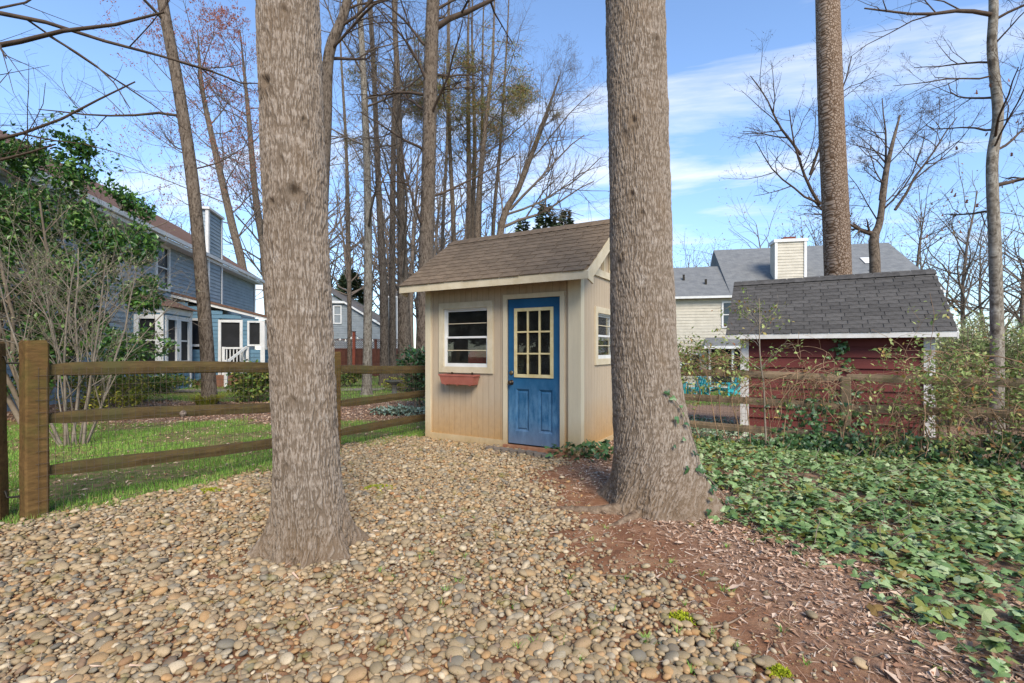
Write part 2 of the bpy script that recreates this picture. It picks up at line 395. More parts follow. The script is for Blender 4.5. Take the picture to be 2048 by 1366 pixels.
SHING = mat('brown_shingle', lin('#7a6a58'), lin('#66584a'), 10, .95, .6, 260, rnd=.13, spec=.1, bdist=.004, dirt=(lin('#5d4a38'), 3, .5, .75))
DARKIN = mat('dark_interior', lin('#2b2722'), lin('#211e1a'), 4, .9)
def glassmat(name, tint=(.9, .93, .92, 1), dust=.018):
    m, t, b = newmat(name)
    tr = t.nodes.new('ShaderNodeBsdfTransparent'); tr.inputs[0].default_value = tint
    gl = t.nodes.new('ShaderNodeBsdfGlossy'); gl.inputs['Roughness'].default_value = .02; gl.inputs[0].default_value = (1, 1, 1, 1)
    fr = t.nodes.new('ShaderNodeFresnel'); fr.inputs[0].default_value = 1.5
    ms = t.nodes.new('ShaderNodeMixShader'); t.links.new(mathn(t, 'MULTIPLY', fr.outputs[0], .7, True), ms.inputs[0])
    t.links.new(tr.outputs[0], ms.inputs[1]); t.links.new(gl.outputs[0], ms.inputs[2])
    df = t.nodes.new('ShaderNodeBsdfDiffuse'); df.inputs[0].default_value = (.5, .5, .47, 1)
    m2 = t.nodes.new('ShaderNodeMixShader')
    t.links.new(rampn(t, noisen(t, coordn(t), 7, 7, .7), [(.35, (dust * .3,) * 3), (.75, (dust * 2,) * 3)]), m2.inputs[0])
    t.links.new(ms.outputs[0], m2.inputs[1]); t.links.new(df.outputs[0], m2.inputs[2])
    t.links.new(m2.outputs[0], [n_ for n_ in t.nodes if n_.type == 'OUTPUT_MATERIAL'][0].inputs[0])
    return m
GLASS = glassmat('window_glass')
DGLASS = mat('dark_pane', lin('#20242a'), lin('#2c3136'), 2, .08, spec=.6)
def panelled(mb, P, x0, x1, z0, z1, holes, pitch=.102, gap=.005, th=.016):
    """grooved plywood siding with the openings left out"""
    x = x0
    while x < x1 - .004:
        xe = min(x + pitch, x1)
        cuts = sorted({x, xe - (gap if xe < x1 else 0)} | {h for H in holes for h in H[:2] if x < h < xe - gap})
        for a, c in zip(cuts[:-1], cuts[1:]):
            segs = [(z0, z1)]
            for (hx0, hx1, hz0, hz1) in holes:
                if a >= hx0 - 1e-5 and c <= hx1 + 1e-5:
                    segs = [s_ for (p, q) in segs for s_ in ((p, min(q, hz0)), (max(p, hz1), q)) if s_[1] - s_[0] > .001]
            for p, q in segs: mb.box((a, p, 0), (c, q, th), P)
        x = xe
    cuts = sorted({x0, x1} | {h for H in holes for h in H[:2]})
    for a, c in zip(cuts[:-1], cuts[1:]):
        segs = [(z0, z1)]
        for (hx0, hx1, hz0, hz1) in holes:
            if a >= hx0 - 1e-5 and c <= hx1 + 1e-5:
                segs = [s_ for (p, q) in segs for s_ in ((p, min(q, hz0)), (max(p, hz1), q)) if s_[1] - s_[0] > .001]
        for p, q in segs: mb.box((a, p, -.02), (c, q, -.0002), P)
def shingle_roof(parent, W0, W1, y0, z0, y1, z1, name, m, seed, expo=.127, tab=.305, cap=True, back=True, th=.010):
    """tabs on the front slope from eave (y0,z0) to ridge (y1,z1), spanning local x W0..W1"""
    rnd = random.Random(seed)
    L = math.hypot(y1 - y0, z1 - z0); sl_ = math.atan2(z1 - z0, y1 - y0)
    me = MB().box((0, 0, 0), (tab - .012, expo + .03, th)).mesh('shingle'); me.materials.append(m)
    rows = int(L / expo) + 1
    for r_ in range(rows):
        d = r_ * expo - .012
        if d > L - .04: break
        x = W0 - (.5 * tab if r_ % 2 else rnd.uniform(.0, .12))
        while x < W1 - .01:
            a, c = max(x, W0), min(x + tab, W1)
            if c - a > .03:
                o = obj('shingle', me, None, parent)
                o.scale.x = (c - a) / tab
                j = rnd.uniform(-.004, .004)
                o.location = (a, y0 + (d + j) * math.cos(sl_) - .012 * math.sin(sl_), z0 + (d + j) * math.sin(sl_) + .012 * math.cos(sl_))
                o.rotation_euler = (sl_ - .05, 0, rnd.uniform(-.004, .004))
            x += tab
    if cap:
        cm = MB()
        cm.add([(0, -.13, -.085), (0, 0, .004), (0, .13, -.085), (.2, -.13, -.085), (.2, 0, .004), (.2, .13, -.085)], [(0, 3, 4, 1), (1, 4, 5, 2), (0, 1, 2), (3, 5, 4)])
        cme = cm.mesh('ridge_cap'); cme.materials.append(m)
        x = W0
        while x < W1 - .02:
            o = obj('ridge_cap', cme, None, parent); o.location = (x, y1, z1 + .03); o.rotation_euler = (0, -.02, 0)
            o.scale.x = min(1.05, (W1 - x) / .2); x += .2
shed = thing('garden_shed', 'small tan wooden garden shed with a blue door and brown shingle roof', 'shed', (-1.294, 7.56, 0), TH)
SW, SD = 2.51, 1.83
FR = lambda a, b_, c: (a, -c, b_)                # front wall: along, up, outwards
SI = lambda a, b_, c: (SW + c, a, b_)            # right-hand wall
wtop = 2.56
mb = MB(); panelled(mb, FR, .0, SW, .04, wtop, [(.30, 1.125, 1.12, 2.01), (1.425, 2.27, .02, 2.10)]); mb.build('front_wall', SIDING, shed)
mb = MB(); panelled(mb, SI, .002, SD, .04, 2.42, [(.60, 1.32, 1.24, 1.92)]); mb.build('side_wall', SIDING, shed)
mb = MB(); panelled(mb, lambda a, b_, c: (-c, SD - a, b_), .0, SD - .002, .04, 2.42, []); mb.build('side_wall', SIDING, shed)
mb = MB(); panelled(mb, lambda a, b_, c: (SW - a, SD + c, b_), .0, SW, .04, wtop, []); mb.build('back_wall', SIDING, shed)
slope = (3.24 - 2.36) / (.915 + .35)
for sx, nm in ((1, 'gable'), (-1, 'gable')):      # recessed gable boards
    xx = SW - .06 if sx > 0 else .02
    g = MB(); y = 0.0
    while y < SD:
        ye = min(y + .12, SD); ya_, yb_ = y, ye - .008
        zt = lambda q: 2.30 + slope * (min(q, SD - q) + .35)
        g.prism([(ya_, 2.42), (yb_, 2.42), (yb_, zt(yb_)), (ya_, zt(ya_))], 0, .04, lambda u, q, w_: (xx + w_, u, q)); y = ye
    g.build(nm, SIDING, shed)
    s2 = MB()
    for y in (.36, .62, .9, 1.2, 1.47): s2.box((xx + (.045 if sx > 0 else -.04), y, 2.5), (xx + (.085 if sx > 0 else -.005), y + .045, 2.29 + slope * (min(y, SD - y - .045) + .35)))
    s2.build('gable_stud', CREAM2, shed)
    MB().box((SW + .002 if sx > 0 else -.045, -.02, 2.42), (SW + .045 if sx > 0 else -.002, SD + .02, 2.52)).build('gable_band', CREAM2, shed)
def cboard(a, b): MB().box(a, b).build('corner_board', CREAM, shed)
cboard((SW - .135, -.042, .03), (SW + .020, -.0165, wtop - .2)); cboard((SW + .0165, -.0415, .03), (SW + .042, .075, 2.415))
cboard((-.02, -.042, .03), (.06, -.0165, wtop - .2)); cboard((-.045, -.04, .03), (-.0205, .075, 2.415)); cboard((SW + .0165, SD - .07, .03), (SW + .04, SD + .04, 2.415))
MB().box((.061, -.036, .012), (1.375, -.017, .105)).build('base_trim', CREAM, shed)
MB().box((SW + .017, .076, .012), (SW + .035, SD - .071, .09)).build('base_trim', CREAM, shed)
SKID = mat('weathered_skid', lin('#9a7a56'), lin('#6f5a40'), 7, .95, .5, 40)
MB().box((-.02, -.03, -.16), (SW + .01, .1, .039)).build('skid', SKID, shed); MB().box((.0, SD - .15, -.16), (SW, SD, .039)).build('skid', SKID, shed)
MB().box((SW - .12, .1, -.16), (SW + .015, SD - .15, .03)).build('skid', SKID, shed)
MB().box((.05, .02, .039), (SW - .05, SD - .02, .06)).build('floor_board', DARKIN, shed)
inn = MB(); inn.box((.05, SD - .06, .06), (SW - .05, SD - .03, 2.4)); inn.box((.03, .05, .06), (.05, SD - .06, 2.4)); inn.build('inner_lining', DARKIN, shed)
# roof
roof = MB()
for s_ in (1, -1):
    f = (lambda y: y) if s_ > 0 else (lambda y: SD - y)
    roof.add([(-.25, f(-.35), 2.335), (SW + .25, f(-.35), 2.335), (SW + .25, .915, 3.215), (-.25, .915, 3.215),
              (-.25, f(-.35), 2.36), (SW + .25, f(-.35), 2.36), (SW + .25, .915, 3.24), (-.25, .915, 3.24)],
             [(0, 1, 2, 3), (4, 5, 6, 7), (0, 1, 5, 4), (0, 3, 7, 4), (1, 2, 6, 5)])
roof = roof.build('roof', DECK, shed)
shingle_roof(roof, -.27, SW + .27, -.37, 2.346, .915, 3.24, 'shingle', SHING, 4)
bk = MB(); bl = [(-.27, SD + .37, 2.352), (SW + .27, SD + .37, 2.352), (SW + .27, .915, 3.252), (-.27, .915, 3.252)]
bk.add(bl, [(0, 1, 2, 3)]); bk.build('rear_shingles', SHING, roof)
for y, h0, h1 in ((-.35, 2.245, 2.352), (SD + .35, 2.245, 2.352)):
    s_ = -1 if y < 0 else 1
    MB().box((-.252, y, h0), (SW + .252, y + s_ * .022, h1)).build('fascia', CREAM2, shed)
for x0_, x1_ in ((SW + .253, SW + .275), (-.275, -.253)):
    for s_ in (1, -1):
        f = (lambda y: y) if s_ > 0 else (lambda y: SD - y)
        zr = lambda y: 2.36 + slope * (y + .35)
        poly = [(f(-.373), zr(-.373) - .006), (f(.915), zr(.915) - .006), (f(.915), zr(.915) - .175), (f(-.20), zr(-.20) - .175), (f(-.20), 2.20), (f(-.373), 2.243)]
        MB().prism(poly, x0_, x1_, lambda u, q, w_: (w_, u, q)).build('rake_board', CREAM2, shed)
for x in (.1, .9, 1.7, 2.4):      # rafter tails under the front eave
    MB().prism([(-.33, 2.25), (-.33, 2.33), (.0, 2.56), (.0, 2.48)], x, x + .04, lambda u, q, w_: (w_, u, q)).build('rafter_tail', DECK, shed)
def casing(P, x0, x1, z0, z1, w, d0, d1, m, parent, name='window_trim', bottom=True):
    e = .001
    a = MB(); a.prism([(x0, z1), (x1, z1), (x1 - w, z1 - w), (x0 + w, z1 - w)], d0, d1, P); a.build(name, m, parent)
    zb = z0 if not bottom else z0 + w
    a = MB(); a.prism([(x0, z1 - e), (x0 + w, z1 - w - e), (x0 + w, zb + (e if bottom else 0)), (x0, z0 + (e if bottom else 0))], d0, d1, P); a.build(name, m, parent)
    a = MB(); a.prism([(x1, z1 - e), (x1 - w, z1 - w - e), (x1 - w, zb + (e if bottom else 0)), (x1, z0 + (e if bottom else 0))], d0, d1, P); a.build(name, m, parent)
    if bottom:
        a = MB(); a.prism([(x0, z0), (x1, z0), (x1 - w, z0 + w), (x0 + w, z0 + w)], d0, d1, P); a.build(name, m, parent)
def sash_window(parent, P, x0, x1, z0, z1, m, bars=1):
    """vinyl double-hung: jamb frame, two sashes with a horizontal bar each, panes"""
    win = MB()
    for q in ((x0, z0, x0 + .025, z1), (x1 - .025, z0, x1, z1), (x0 + .0255, z1 - .025, x1 - .0255, z1), (x0 + .0255, z0, x1 - .0255, z0 + .025)):
        win.box((q[0], q[1], -.05), (q[2], q[3], .012), P)
    win = win.build('window', m, parent)
    zm = (z0 + z1) / 2
    for (a, c, d) in ((zm - .012, z1 - .026, -.012), (z0 + .026, zm + .012, .004)):
        sm = MB(); w = .022; X0, X1 = x0 + .026, x1 - .026
        sm.box((X0, a, d - .02), (X0 + w, c, d), P); sm.box((X1 - w, a, d - .02), (X1, c, d), P)
        sm.box((X0 + w + .0002, c - w, d - .02), (X1 - w - .0002, c, d), P); sm.box((X0 + w + .0002, a, d - .02), (X1 - w - .0002, a + w * 1.4, d), P)
        sm.build('sash', m, win)
        for k in range(bars):
            zz = a + (c - a) * (k + 1) / (bars + 1) + .005
            MB().box((X0 + w, zz, d - .013), (X1 - w, zz + .011, d - .004), P).build('bar', CREAM2, win)
        MB().box((X0 + w - .004, a + w, d - .016), (X1 - w + .004, c - w + .004, d - .0135), P).build('pane', GLASS, win)
    return win
casing(FR, .223, 1.20, 1.04, 2.09, .09, .0165, .042, CREAM2, shed)
sash_window(shed, FR, .305, 1.12, 1.125, 2.005, WHITE)
casing(SI, .52, 1.40, 1.17, 1.99, .085, .0165, .04, CREAM2, shed)
sash_window(shed, SI, .605, 1.315, 1.25, 1.91, WHITE)
casing(FR, 1.376, 2.318, .03, 2.155, .062, .017, .045, CREAM, shed, 'door_trim', False)
# door
BLUE = None
m, t, b = newmat('blue_door_paint')
v = coordn(t); tc = t.nodes.new('ShaderNodeTexCoord'); sx = t.nodes.new('ShaderNodeSeparateXYZ'); t.links.new(tc.outputs['Object'], sx.inputs[0])
c = rampn(t, noisen(t, v, 3, 5), [(.3, lin('#174c70')), (.7, lin('#205a82'))])
f = mathn(t, 'DIVIDE', mathn(t, 'SUBTRACT', 1.05, mathn(t, 'ADD', sx.outputs[2], mathn(t, 'MULTIPLY', mathn(t, 'SUBTRACT', noisen(t, v, 4, 6), .5), .5))), .5, True)
wv = rampn(t, noisen(t, coordn(t, (1, 1, .35)), 11, 9, .72), [(.36, (0, 0, 0)), (.62, (1, 1, 1))])
c = mixn(t, mathn(t, 'MULTIPLY', mathn(t, 'MULTIPLY', wv, f), .6), c, lin('#6a92b2'))
f2 = mathn(t, 'DIVIDE', mathn(t, 'SUBTRACT', .42, mathn(t, 'ADD', sx.outputs[2], mathn(t, 'MULTIPLY', mathn(t, 'SUBTRACT', noisen(t, v, 4, 6), .5), .25))), .35, True)
c = mixn(t, mathn(t, 'MULTIPLY', f2, .75), c, lin('#6c7688'))
sp_ = rampn(t, noisen(t, v, 55, 3), [(.72, (0, 0, 0)), (.78, (1, 1, 1))]); c = mixn(t, mathn(t, 'MULTIPLY', sp_, .5), c, lin('#22486e'))
t.links.new(c, b.inputs['Base Color']); b.inputs['Roughness'].default_value = .55; b.inputs['Specular IOR Level'].default_value = .3
BLUE = m
door = MB(); dx0, dx1, dz0, dz1 = 1.445, 2.252, .075, 2.09; lx0, lx1, lz0, lz1 = 1.575, 2.118, 1.03, 1.93
pan = [(1.565, 1.775, .25, .84), (1.922, 2.132, .25, .84)]
cx_ = sorted({dx0, dx1, lx0, lx1} | {q for p in pan for q in p[:2]}); cz_ = sorted({dz0, dz1, lz0, lz1, .25, .84})
for a, c_ in zip(cx_[:-1], cx_[1:]):
    for p, q in zip(cz_[:-1], cz_[1:]):
        mx_, mz_ = (a + c_) / 2, (p + q) / 2
        if lx0 < mx_ < lx1 and lz0 < mz_ < lz1: continue
        if any(P_[0] < mx_ < P_[1] and P_[2] < mz_ < P_[3] for P_ in pan): continue
        door.box((a, p, -.03), (c_, q, .008), FR)
door = door.build('door', BLUE, shed)
for p in pan:
    q = MB(); a = .03
    o4 = [(p[0], p[2]), (p[1], p[2]), (p[1], p[3]), (p[0], p[3])]; i4 = [(p[0] + a, p[2] + a), (p[1] - a, p[2] + a), (p[1] - a, p[3] - a), (p[0] + a, p[3] - a)]
    i5 = [(p[0] + .05, p[2] + .05), (p[1] - .05, p[2] + .05), (p[1] - .05, p[3] - .05), (p[0] + .05, p[3] - .05)]
    vs = [FR(u, w_, .008) for u, w_ in o4] + [FR(u, w_, -.016) for u, w_ in i4] + [FR(u, w_, .002) for u, w_ in i5]
    q.add(vs, [(i, (i + 1) % 4, 4 + (i + 1) % 4, 4 + i) for i in range(4)] + [(4 + i, 4 + (i + 1) % 4, 8 + (i + 1) % 4, 8 + i) for i in range(4)] + [(8, 9, 10, 11)])
    q.build('raised_panel', BLUE, door)
LITE = mat('yellowed_cream', lin('#d5c79a'), lin('#c2b07f'), 8, .6)
casing(FR, lx0 - .03, lx1 + .03, lz0 - .03, lz1 + .03, .045, .0085, .022, LITE, door, 'glazing_frame')
pw, ph = (lx1 - lx0) / 3, (lz1 - lz0) / 3
for i in (1, 2):
    MB().box((lx0 + i * pw - .011, lz0 + .016, -.004), (lx0 + i * pw + .011, lz1 - .016, .016), FR).build('muntin', LITE, door)
    for k in range(3): MB().box((lx0 + k * pw + .0115 + (.004 if k == 0 else 0), lz0 + i * ph - .011, -.004), (lx0 + (k + 1) * pw - .0115 - (.004 if k == 2 else 0), lz0 + i * ph + .011, .015), FR).build('muntin', LITE, door)
for i in range(3):
    for k in range(3):
        MB().box((lx0 + i * pw, lz0 + k * ph, -.012), (lx0 + (i + 1) * pw - .0005, lz0 + (k + 1) * ph - .0005, -.008), FR).build('pane', GLASS, door)
BRASS = mat('aged_brass', lin('#8d7f62'), lin('#5e564a'), 20, .4, metal=.8)
DBRASS = mat('bronze_knob', lin('#6a5a4a'), lin('#453c34'), 20, .4, metal=.8)
def lathe(prof, sides, P, cx, cz):
    a = np.linspace(0, 2 * np.pi, sides, endpoint=False); V = []; n_ = len(prof)
    for (r_, d) in prof: V += [P(cx + r_ * math.cos(q), cz + r_ * math.sin(q), d) for q in a]
    F = [(i * sides + j, i * sides + (j + 1) % sides, (i + 1) * sides + (j + 1) % sides, (i + 1) * sides + j) for i in range(n_ - 1) for j in range(sides)]
    F.append(tuple((n_ - 1) * sides + j for j in range(sides)))
    mb_ = MB(); mb_.add(V, F); return mb_
lathe([(.035, .009), (.035, .014), (.013, .018), (.013, .04), (.027, .047), (.031, .06), (.026, .072), (.01, .077)], 14, FR, 1.497, .925).build('door_knob', DBRASS, door, True)
lathe([(.031, .009), (.03, .02), (.02, .026), (.006, .027)], 14, FR, 1.497, 1.06).build('deadbolt', BRASS, door, True)
SILLW = mat('red_threshold', lin('#8f5f45'), lin('#a98062'), 9, .9, .5, 40)
MB().box((1.40, -.02, -.01), (2.33, -.09, .06), None).build('threshold', SILLW, shed)
MB().box((1.36, -.092, -.06), (2.36, -.2, .02), None).build('step_board', SILLW, shed)
# planter under the window
TERRA = mat('terracotta_plastic', lin('#a8685a'), lin('#98584a'), 6, .6, .1, 40, dirt=(lin('#b98a78'), 6, .6, .8))
plt_ = thing('window_planter', 'empty terracotta pink planter box hung under the shed window', 'planter', (-1.294, 7.56, 0), TH)
pm = MB(); a0, a1 = .35, .99
outer_t = [(a0, .20), (a1, .20), (a1, .035), (a0, .035)]; ot = lambda z, k: [FR(a0 + k, z, .21 - k * .6), FR(a1 - k, z, .21 - k * .6), FR(a1 - k, z, .043), FR(a0 + k, z, .043)]
r0, r1, r2, r3 = ot(1.00, .012), ot(.875, .045), ot(1.00, .027), ot(.895, .055)
pm.add(r0 + r1, [(0, 4, 5, 1), (1, 5, 6, 2), (2, 6, 7, 3), (3, 7, 4, 0), (4, 7, 6, 5)]); pm.add(r2 + r3, [(0, 1, 5, 4), (1, 2, 6, 5), (2, 3, 7, 6), (3, 0, 4, 7), (4, 5, 6, 7)])
pm.build('tub', TERRA, plt_)
rm = MB(); A_, B_ = ot(1.022, 0), ot(1.0, 0); C_, D_ = ot(1.022, .03), ot(1.0, .03)
rm.add(A_ + B_ + C_ + D_, [(i, (i + 1) % 4, 4 + (i + 1) % 4, 4 + i) for i in range(4)] + [(i, (i + 1) % 4, 8 + (i + 1) % 4, 8 + i) for i in range(4)] + [(4 + i, 4 + (i + 1) % 4, 12 + (i + 1) % 4, 12 + i) for i in range(4)] + [(8 + i, 8 + (i + 1) % 4, 12 + (i + 1) % 4, 12 + i) for i in range(4)])
rm.build('rim', TERRA, plt_)
for x in (.44, .66, .88): MB().box((x, -.06, .862), (x + .03, -.18, .874)).build('foot', TERRA, plt_)
for x in (.47, .84): MB().box((x, -.035, 1.0), (x + .025, -.055, 1.05)).build('hook', DBRASS, plt_)
# things inside the shed, seen through the glass
REDP = mat('red_plastic', lin('#a5281f'), lin('#8a1d18'), 4, .5)
tm = thing('red_tool_box', 'red tool box on the shelf behind the shed window', 'tool box', (-1.294, 7.56, 0), TH)
MB().box((.45, .42, 1.146), (.80, .62, 1.30)).build('box_body', REDP, tm)
MB().prism([(.45, 1.301), (.80, 1.301), (.77, 1.36), (.48, 1.36)], .43, .61, lambda u, q, w_: (u, w_, q)).build('lid', REDP, tm)
MB().tube([(.52, .52, 1.36), (.54, .52, 1.42), (.71, .52, 1.42), (.73, .52, 1.36)], [.012] * 4, 6).build('handle', DBRASS, tm)
cn = thing('white_spray_can', 'white can with yellow cap behind the shed window', 'can', (-1.294, 7.56, 0), TH)
UPm = lambda x, y, z: (x, y, z)
lathe([(.033, 1.146), (.033, 1.32), (.02, 1.345), (.012, 1.35)], 12, UPm, .90, .5).build('can_body', WHITE, cn, True)
lathe([(.024, 1.351), (.024, 1.40), (.015, 1.405)], 12, UPm, .90, .5).build('cap', mat('yellow_cap', lin('#c9a530'), None, 4, .5), cn, True)
shf = MB(); shf.box((.07, .34, 1.12), (1.3, .75, 1.145)); shf.box((.1, .4, .06), (.14, .44, 1.12)); shf.box((1.22, .4, .06), (1.26, .44, 1.12)); shf.box((1.22, .68, .06), (1.26, .72, 1.12)); shf.box((.1, .68, .06), (.14, .72, 1.12))
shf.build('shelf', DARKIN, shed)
# edging blocks in front of the step
EDG = mat('grey_edging_block', lin('#85796c'), lin('#6d6358'), 12, .95, .6, 60, rnd=.12)
eb = MB(); a = np.linspace(math.pi, 2 * math.pi, 7)
eb.prism([(.062 * math.cos(q), -.02 + .062 * math.sin(q)) for q in a] + [(.062, .05), (.03, .03), (-.03, .03), (-.062, .05)], -.04, .055, lambda u, q, w_: (u, q, w_))
ebm = eb.mesh('edging_block'); ebm.materials.append(EDG)
rr = random.Random(3)
for k in range(8):
    lx, ly = 1.32 + k * .128, -.27 - .02 * math.sin(k * .4) - (.03 * max(0, k - 5))
    wx = -1.294 + .863 * lx + .505 * ly; wy = 7.56 - .505 * lx + .863 * ly
    obj('edging_block', ebm, None, None, (wx, wy, GZ(wx, wy) + .0 + rr.uniform(-.006, .006)), TH + rr.uniform(-.08, .08), None,
        'small grey scalloped edging block in the row before the blue door', 'edging block', 'edging blocks at the shed door')
# ---------------------------------------------------------------- fences
def weather(name, c1, c2, moss):
    m, t, b = newmat(name)
    v = coordn(t, (.6, 3, 3)); v3 = coordn(t)
    col = rampn(t, noisen(t, v, 9, 9, .7), [(.3, c1), (.68, c2)])
    col = mixn(t, mathn(t, 'MULTIPLY', rampn(t, noisen(t, v3, 3.2, 7, .65), [(.48, (0, 0, 0)), (.66, (1, 1, 1))]), .75), col, moss)
    col = mixn(t, mathn(t, 'MULTIPLY', rampn(t, noisen(t, v3, 26, 4), [(.7, (0, 0, 0)), (.76, (1, 1, 1))]), .5), col, lin('#a09a86'))
    t.links.new(col, b.inputs['Base Color']); b.inputs['Roughness'].default_value = .92; b.inputs['Specular IOR Level'].default_value = .15
    bumpn(t, b, noisen(t, v, 30, 8, .7), .6, .008)
    return m
RAIL = weather('mossy_rail', lin('#6b5a38'), lin('#463826'), lin('#545232'))
POST = weather('mossy_post', lin('#7a5f3a'), lin('#4d3a22'), lin('#545028'))
RAILR = weather('grey_rail', lin('#96826a'), lin('#74624e'), lin('#6a6248'))
WIRE = mat('rusty_wire', lin('#6d5a4c'), lin('#54504c'), 20, .7, metal=.3)
BLACK = mat('black_iron', lin('#26241f'), lin('#35312b'), 12, .5, metal=.5)
def railmesh(L, h, w, seed, twist=0):
    """rough split rail along local x, tapering into the post holes"""
    r_ = np.random.default_rng(seed); n_ = 15; s_ = np.linspace(0, L, n_); V = []; k = 7
    for i, x in enumerate(s_):
        e = min(x, L - x); tp = .62 + .38 * min(1, e / .25)
        for j in range(k):
            a = 2 * math.pi * j / k + .4 + twist * x
            sq = 1 / max(abs(math.cos(a)), abs(math.sin(a))) ** .7
            q = 1 + .16 * (vnoise(x * 1.1 + j * 7.3, j + .5, seed) - .5) + .06 * (r_.random() - .5)
            V.append((x, math.cos(a) * w / 2 * sq * tp * q, math.sin(a) * h / 2 * sq * tp * q + .02 * math.sin(x * 1.3 + seed)))
    F = [(i * k + j, i * k + (j + 1) % k, (i + 1) * k + (j + 1) % k, (i + 1) * k + j) for i in range(n_ - 1) for j in range(k)]
    mb_ = MB(); mb_.add(V, F + [tuple(range(k)), tuple((n_ - 1) * k + j for j in range(k))[::-1]])
    return mb_
def rail(parent, p0, p1, h, w, seed, m):
    p0, p1 = Vector(p0), Vector(p1); d = p1 - p0
    o = railmesh(d.length, h, w, seed, random.Random(seed).uniform(-.05, .05)).build('rail', m, parent)
    o.location = p0; o.rotation_euler = (0, -math.asin(d.z / d.length), math.atan2(d.y, d.x)); return o
def post(parent, p, w, h, m, seed, rz, dp=.12):
    r_ = random.Random(seed); mb_ = MB(); a = w / 2; c_ = .014; ring = []
    pts = [(-a + c_, -a), (a - c_, -a), (a, -a + c_), (a, a - c_), (a - c_, a), (-a + c_, a), (-a, a - c_), (-a, -a + c_)]
    zs = [-dp, .1, .4, .7, 1.0, h - .02, h]; V = []
    for i, z in enumerate(zs):
        k = .9 if i == len(zs) - 1 else 1
        V += [((x + r_.uniform(-.003, .003)) * k, (y + r_.uniform(-.003, .003)) * k, z + (r_.uniform(-.01, .01) if i == len(zs) - 1 else 0)) for x, y in pts]
    F = [(i * 8 + j, i * 8 + (j + 1) % 8, i * 8 + 8 + (j + 1) % 8, i * 8 + 8 + j) for i in range(len(zs) - 1) for j in range(8)] + [tuple((len(zs) - 1) * 8 + j for j in range(8))]
    mb_.add(V, F); o = mb_.build('post', m, parent); o.location = p; o.rotation_euler = (r_.uniform(-.008, .008), r_.uniform(-.01, .01), rz); return o
def wiremesh(parent, p0, p1, z0a, z1a, z0b, z1b, sx=.052, sz=.103, r_=.0017, seed=1):
    p0, p1 = np.array(p0, float), np.array(p1, float); L = np.linalg.norm(p1 - p0); d = (p1 - p0) / L; nr = np.array([-d[1], d[0]])
    P_, Q_ = [], []
    def pt(s, z):
        b_ = .012 * (fbm(np.array(s * 1.3), np.array(z * 1.7), seed) - .5)
        return (p0[0] + d[0] * s + nr[0] * b_, p0[1] + d[1] * s + nr[1] * b_, z)
    for s in np.arange(.02, L, sx):
        a, c_ = z0a + (z0b - z0a) * s / L, z1a + (z1b - z1a) * s / L
        P_.append([pt(s, a + (c_ - a) * k / 4) for k in range(5)]); Q_.append([r_] * 5)
    for k in range(int((z1a - z0a) / sz) + 1):
        f = k * sz; P2 = [pt(L * q / 4, z0a + f + ((z0b - z0a)) * q / 4 + .004 * math.sin(q * 3 + k)) for q in range(5)]; P_.append(P2); Q_.append([r_ * 1.1] * 5)
    V, F = tubes([np.array(p) for p in P_], [np.array(q) for q in Q_], 3)
    return obj('wire_mesh', mkmesh('wire_mesh', V, [F], True), WIRE, parent)
DF = np.array([.489, .873])
A0 = np.array([-3.93, 3.98])
def fp(s): return A0 + DF * s
f1 = thing('split_rail_fence', 'mossy brown split rail fence with wire mesh between pebbles and lawn', 'fence')
PS = [0, 3.05, 6.2]; HT = [1.45, 1.35, 1.3]
RZ = [(1.215, .79, .355), (1.135, .655, .24), (1.0, .6, .18)]
for i, s in enumerate(PS):
    p = fp(s); post(f1, (p[0], p[1], GZ(*p)), .15 if i == 0 else .125, HT[i], POST, i, math.atan2(DF[1], DF[0]))
for i in range(2):
    a, c_ = fp(PS[i] + .03), fp(PS[i + 1] - .03)
    for k in range(3):
        rail(f1, (a[0], a[1], RZ[i][k]), (c_[0], c_[1], RZ[i + 1][k]), .125 if k == 0 else .115, .085, 10 * i + k, RAIL)
    a, c_ = fp(PS[i] - .02), fp(PS[i + 1] - .02); off_ = np.array([DF[1], -DF[0]]) * .085
    wiremesh(f1, a + off_, c_ + off_, .04, 1.24 - .06 * i, .02, 1.16 - .06 * i, seed=i)
kn = lathe([(.03, 0), (.034, .02), (.024, .04), (.01, .05)], 7, lambda x, y, z: (x, y, z), 0, 0).build('rail_knot', mat('pale_knot', lin('#8d7f72'), lin('#5f5248'), 40, .9, .5), f1)
q_ = fp(1.12); kn.location = (q_[0] + .05, q_[1] - .03, .735); kn.rotation_euler = (R(90), 0, R(-30))
# gate at the far left, hung on the first post
gt = thing('wooden_gate', 'wooden gate with wire mesh and diagonal brace hung beside the mossy fence', 'gate')
gd = np.array([-.93, -.36]); gd /= np.linalg.norm(gd); g0 = A0 + np.array([-.17, -.085])
def gp(s): return g0 + gd * s
def stile(s, w): 
    p = gp(s); post(gt, (p[0], p[1], .05), w, 1.40, POST, 40 + int(s * 10), math.atan2(gd[1], gd[0]), dp=.02)
stile(.06, .14); stile(1.15, .12)
for k, z in enumerate((1.27, .78, .3)):
    a, c_ = gp(.12), gp(1.1); rail(gt, (a[0], a[1], z), (c_[0], c_[1], z), .11, .07, 50 + k, POST)
a, c_ = gp(.12), gp(1.08); rail(gt, (a[0], a[1] - .075, 1.36), (c_[0], c_[1] - .075, .42), .09, .05, 61, RAIL)
nr_ = np.array([gd[1], -gd[0]]); nr_ = nr_ if nr_[1] < 0 else -nr_
wiremesh(gt, gp(0) + nr_ * .075, gp(1.2) + nr_ * .075, .09, 1.3, .09, 1.3, sx=.103, seed=7)
